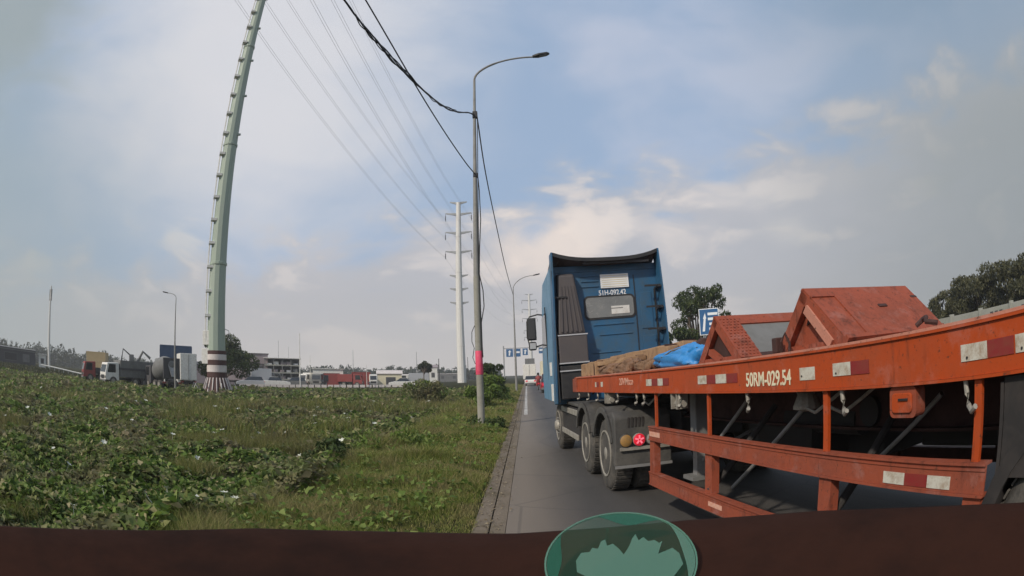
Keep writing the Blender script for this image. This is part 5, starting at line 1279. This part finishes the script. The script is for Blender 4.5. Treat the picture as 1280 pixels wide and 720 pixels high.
# open two-tier rack shed
x, y, a = at(-25.6, 98); rk = tag(empty('rack_shed', (x, y, 0), (0, 0, a)), 'open two-tier steel rack shed with a thin white roof edge', 'shed')
for xx in (-3.2, -1.6, 0, 1.6, 3.2):
    for yy in (0, 4): MB().box(xx-.08, xx+.08, yy, yy+.16, 0, 4.7).build('post', 'greysheet', rk)
for zz in (.9, 2.1, 3.4): MB().box(-3.3, 3.3, -.02, 4.2, zz, zz+.22).build('shelf', 'concrete', rk)
MB().box(-3.5, 3.5, -.2, 4.4, 4.71, 4.82).build('roof', 'white', rk)
MB().box(-3.3, 3.3, 4.17, 4.25, 0, 4.7).build('back_sheet', 'greysheet', rk)
stock = MB()
for zz, m in ((1.05, 'white'), (2.25, 'mauve'), (3.55, 'greysheet')):
    for k in range(5):
        xx = -3+k*1.25+random.uniform(0, .2)
        MB().box(xx, xx+random.uniform(.7, 1.0), .3, 2.4, zz, zz+random.uniform(.3, .7)).build('stacked_load', random.choice(['white', 'mauve', 'greysheet', 'silver']), rk)
x, y, a = at(-29.1, 80); car(x, y, a+R(90), 'silver', 'silver car parked in front of the mauve building', z=0)
x, y, a = at(-26.2, 84); car(x, y, a+R(-90), 'white', 'white saloon parked in front of the rack shed', hatch=False)
x, y, a = at(-24.4, 88); car(x, y, a+R(90), 'greysheet', 'grey car parked at the right end of the rack shed')
shed('warehouse', -31.5, 108, 13, 3.2, 8, 'greysheet', 'concrete', 'long low grey warehouse showing on both sides of the green mast', pitch=.5, openings=[(-5.5, -4, .2, 2.2, 'darksheet'), (-2, -.5, .2, 2.2, 'darksheet'), (1.5, 3.2, .2, 2.2, 'darksheet'), (4.5, 5.8, 1.4, 2.2, 'darkglass')], bands=((2.7, 2.85, 'white'),))
x, y, a = at(-31.0, 84); boxtruck(x, y, a+R(75), 'white', 'mauve', 'low mauve box truck just right of the mast foot', L=5.2, W=1.9, H=2.5)
x, y, a = at(-27.4, 86); boxtruck(x, y, a+R(-80), 'greysheet', 'silver', 'silver box truck between the mauve building and the rack shed', L=5.0, W=1.9, H=2.7)
x, y, a = at(-22.9, 96); boxtruck(x, y, a+R(150), 'white', 'white', 'white van-like truck at the right end of the rack shed', L=3.8, W=1.7, H=2.3)
x, y, a = at(-18.3, 92); boxtruck(x, y, a+R(-100), 'redbox', 'redbox', 'small red truck left of the dull red container', L=4.2, W=1.7, H=2.1)
x, y, a = at(-13.0, 94); car(x, y, a+R(90), 'white', 'white car beside the small pale house', hatch=False)
x, y, a = at(-11.6, 104); boxtruck(x, y, a+R(90), 'white', 'silver', 'silver box truck just before the umbrella-shaped tree', L=5.5, W=1.9, H=2.4)
x, y, a = at(-46.5, 60); boxtruck(x, y, a+R(100), 'redbox', 'darksheet', 'low dark truck with a maroon cab left of the white tipper', L=4.4, W=1.8, H=1.5, body='tipper')
# low white barrier blocks
bb = tag(empty('barrier_wall', (0, 0, 0)), 'low white barrier blocks lined up along the far edge of the field', 'barrier')
for k in range(26):
    az = -30+k*.68; x, y, a = at(az, 76+(az+30)*.9); o = MB().box(-.42, .42, 0, .3, -.05, .42).build('block', 'pinkwhite', bb); o.location = (x, y, 0); o.rotation_euler = (0, 0, a)
shed('white_framed_building', -20.7, 92, 5.2, 2.9, 4, 'white', 'white', 'small white-framed building open at the front with a red interior', pitch=.12, openings=[(-.8, 1.9, .1, 2.2, 'redbox'), (-2.2, -1.2, .1, 2.0, 'greysheet')])
x, y, a = at(-21.6, 88); boxtruck(x, y, a+R(160), 'greysheet', 'darksheet', 'small grey truck before the white-framed building', L=3.6, W=1.8, H=1.9)
container(-17.2, 95, 0, 3.2, 2.5, 2.4, 'redbox', 'dull red container shed between two short poles')
x, y, a = at(-15.9, 94); boxtruck(x, y, a+R(180), 'white', 'cream', 'small cream van right of the red container', L=3.6, W=1.5, H=1.9, cat_='van', name='van')
shed('small_house', -14.2, 98, 4.4, 2.2, 4, 'cream', 'pinkwhite', 'small pale house with a low white roof and dark opening', openings=[(-.6, 1.0, .1, 1.6, 'darksheet')], pitch=.7)
shed('low_white_shed', -12.2, 120, 4.0, 2.0, 4, 'white', 'pinkwhite', 'low white shed left of the umbrella-shaped tree', pitch=.3, openings=[(-1, 0, .1, 1.5, 'greysheet')])
shed('far_flat_building', -7.9, 190, 9, 2.6, 6, 'greysheet', 'pinkwhite', 'long flat pale-roofed building at the foot of the white mast', pitch=.2, openings=[(-3, -2, 1, 2, 'darksheet'), (1, 2, 1, 2, 'darksheet')])
shed('far_white_house', -9.6, 150, 2.2, 4.2, 3, 'white', 'mauve', 'narrow white house between the umbrella-shaped tree and the white mast', pitch=.8, openings=[(-.5, .3, 1.6, 2.8, 'darksheet')])
# guard rail on the embankment
gr = tag(empty('guard_rail', (0, 0, 0)), 'white guard rail running down the far left embankment', 'guard rail')
P0 = []
for k in range(15):
    az = -54+k*.6; x, y = polar(az, 78-k*.3); P0.append(Vector((x, y, float(ground_z(x, y))+.55-.05*k*.3)))
for i, p in enumerate(P0): MB().tube([(p.x, p.y, p.z-.6), (p.x, p.y, p.z)], .05, 6).build('post', 'galv', gr)
for p, q in zip(P0[:-1], P0[1:]): MB().tube([p, q], .10, 6).build('rail_length', 'white', gr)

# right side: concrete boundary wall of panels
cw = tag(empty('boundary_wall', (17.1, 4, 0)), 'pale weathered concrete wall panels beyond the trailer deck on the far roadside', 'wall')
for k in range(12):
    hh = 2.30+(.18 if k < 3 else 0)
    MB().box(0, .14, k*2.0+.02, k*2.0+1.98, 0, hh).build('panel', 'concrete', cw, bevel=.01)
    MB().box(-.06, .20, k*2.0-.10, k*2.0+.015, 0, hh+.08).build('pillar', 'concrete', cw, bevel=.01)
    if k in (3, 4): 
        for j in range(3): MB().box(-.02, -.001, k*2+.5+.3*j, k*2+.68+.3*j, 1.85, 2.15).build('vent_slot', 'darksheet', cw)

# =================================================================== SOLID DASHBOARD STANDING IN FOR ITS WINDSCREEN REFLECTION, GREEN DISC ON IT
ds = tag(empty('dashboard', (0, 0, 0)), 'dark reddish brown dashboard shape standing in for a windscreen reflection along the bottom edge of the view', 'dashboard')
key = [(-70, -16.6), (-61, -16.5), (-51, -16.3), (-40, -16.0), (-30, -15.6), (-16, -16.0), (-2, -16.6), (9, -16.3), (17, -16.0), (31, -16.0), (39, -16.4), (49, -17.0), (58, -17.6), (70, -18)]
ka = [k_[0] for k_ in key]; ke = [k_[1] for k_ in key]
vs_, fs_ = [], []; N_ = 90; rings = [(.30, -.10), (.45, -.06), (.60, -.03), (.72, -.008), (.78, .0), (.80, -.004), (.812, -.015), (.815, -.10)]
for i in range(N_+1):
    az = -70+140*i/N_; e = np.interp(az, ka, ke); zt = 1.6+.80*math.tan(R(e))
    for rr_, dz in rings: x, y = polar(az, rr_); vs_.append((x, y, zt+dz))
n = len(rings)
for i in range(N_):
    for j in range(n-1): fs_.append((i*n+j, i*n+j+1, (i+1)*n+j+1, (i+1)*n+j))
mb = MB(); mb._add(vs_, fs_); o = mb.build('dash_reflection', 'dash', ds, smooth=True); o.modifiers.clear()
sd_ = o.modifiers.new('thick', 'SOLIDIFY'); sd_.thickness = .006; sd_.offset = -1
def clear(name, col, alpha, rough=.25):
    m = bpy.data.materials.new(name); m.use_nodes = True; b = m.node_tree.nodes['Principled BSDF']
    b.inputs['Base Color'].default_value = (*col, 1); b.inputs['Roughness'].default_value = rough; b.inputs['Alpha'].default_value = alpha; return m
g1 = clear('green_clear_plastic', (.02, .16, .09), .10); g2 = clear('pale_green_print', (.12, .26, .19), .42, .5); g3 = clear('green_edge', (.12, .28, .20), .5); g4 = clear('dark_green_print', (.008, .12, .07), .45, .5)
st = tag(empty('green_disc', (.106, .622, 1.367), (R(26), R(3), R(-9))), 'round green see-through disc with a jagged pale print, propped on the dashboard', 'disc')
MB().lathe([(.0001, -.0012), (.090, -.0012), (.090, .0), (.0001, .0)], 56, cap=False).build('disc', g1, st)
MB().lathe([(.0903, -.0016), (.0925, -.0016), (.0925, .001), (.0903, .001), (.0903, -.0016)], 56, cap=False).build('rim', g3, st)
def arc(a0, a1, r0, r1, n=16):
    o = [(r1*math.cos(R(a0+(a1-a0)*k/n)), r1*math.sin(R(a0+(a1-a0)*k/n))) for k in range(n+1)]
    q = [((r1-(r1-r0)*math.sin(math.pi*k/n))*math.cos(R(a0+(a1-a0)*k/n)), (r1-(r1-r0)*math.sin(math.pi*k/n))*math.sin(R(a0+(a1-a0)*k/n))) for k in range(1, n)]
    return o+q[::-1]
MB().extrude(arc(58, 112, .066, .0895), 'z', .0002, .0005).build('top_print', g4, st)
MB().extrude(arc(-30, 48, .076, .0895), 'z', .0002, .0005).build('side_print', g2, st)
MB().extrude(arc(150, 215, .072, .0895), 'z', .0002, .0005).build('side_print', g4, st)
sil = [(-.055, -.002), (-.050, .012), (-.040, .014), (-.037, .022), (-.030, .020), (-.027, .034), (-.022, .038), (-.019, .026), (-.012, .030), (-.004, .020), (.002, .010), (.008, .024), (.012, .040), (.016, .048), (.020, .036), (.026, .042), (.032, .034), (.040, .036), (.046, .030), (.050, .034), (.044, .010), (.062, .020), (.070, .010), (.074, -.010), (.062, -.030), (.03, -.036), (-.03, -.036), (-.052, -.022)]
MB().extrude(sil[::-1], 'z', .0002, .0006).build('print', g2, st)
MB().extrude([(-.07, -.040), (.07, -.040), (.04, -.066), (-.04, -.066)][::-1], 'z', .0002, .0005).build('lower_print', g4, st)
MB().tube([(-.02, .06, -.0013), (-.02, .075, -.050)], .002, 6).build('prop', g1, st)

# =================================================================== HAZE
hb = MB().box(-420, 420, -12, 420, -2, 62)
o = hb.build('haze', 'wire'); o.data.materials.clear()
hm = bpy.data.materials.new('pale_air'); hm.use_nodes = True; hm.node_tree.nodes.clear()
pv = hm.node_tree.nodes.new('ShaderNodeVolumePrincipled'); pv.inputs['Color'].default_value = (.93, .94, .95, 1); pv.inputs['Density'].default_value = .0010; pv.inputs['Anisotropy'].default_value = .3
ho = hm.node_tree.nodes.new('ShaderNodeOutputMaterial'); hm.node_tree.links.new(pv.outputs[0], ho.inputs['Volume'])
o.data.materials.append(hm); tag(o, kind='stuff')
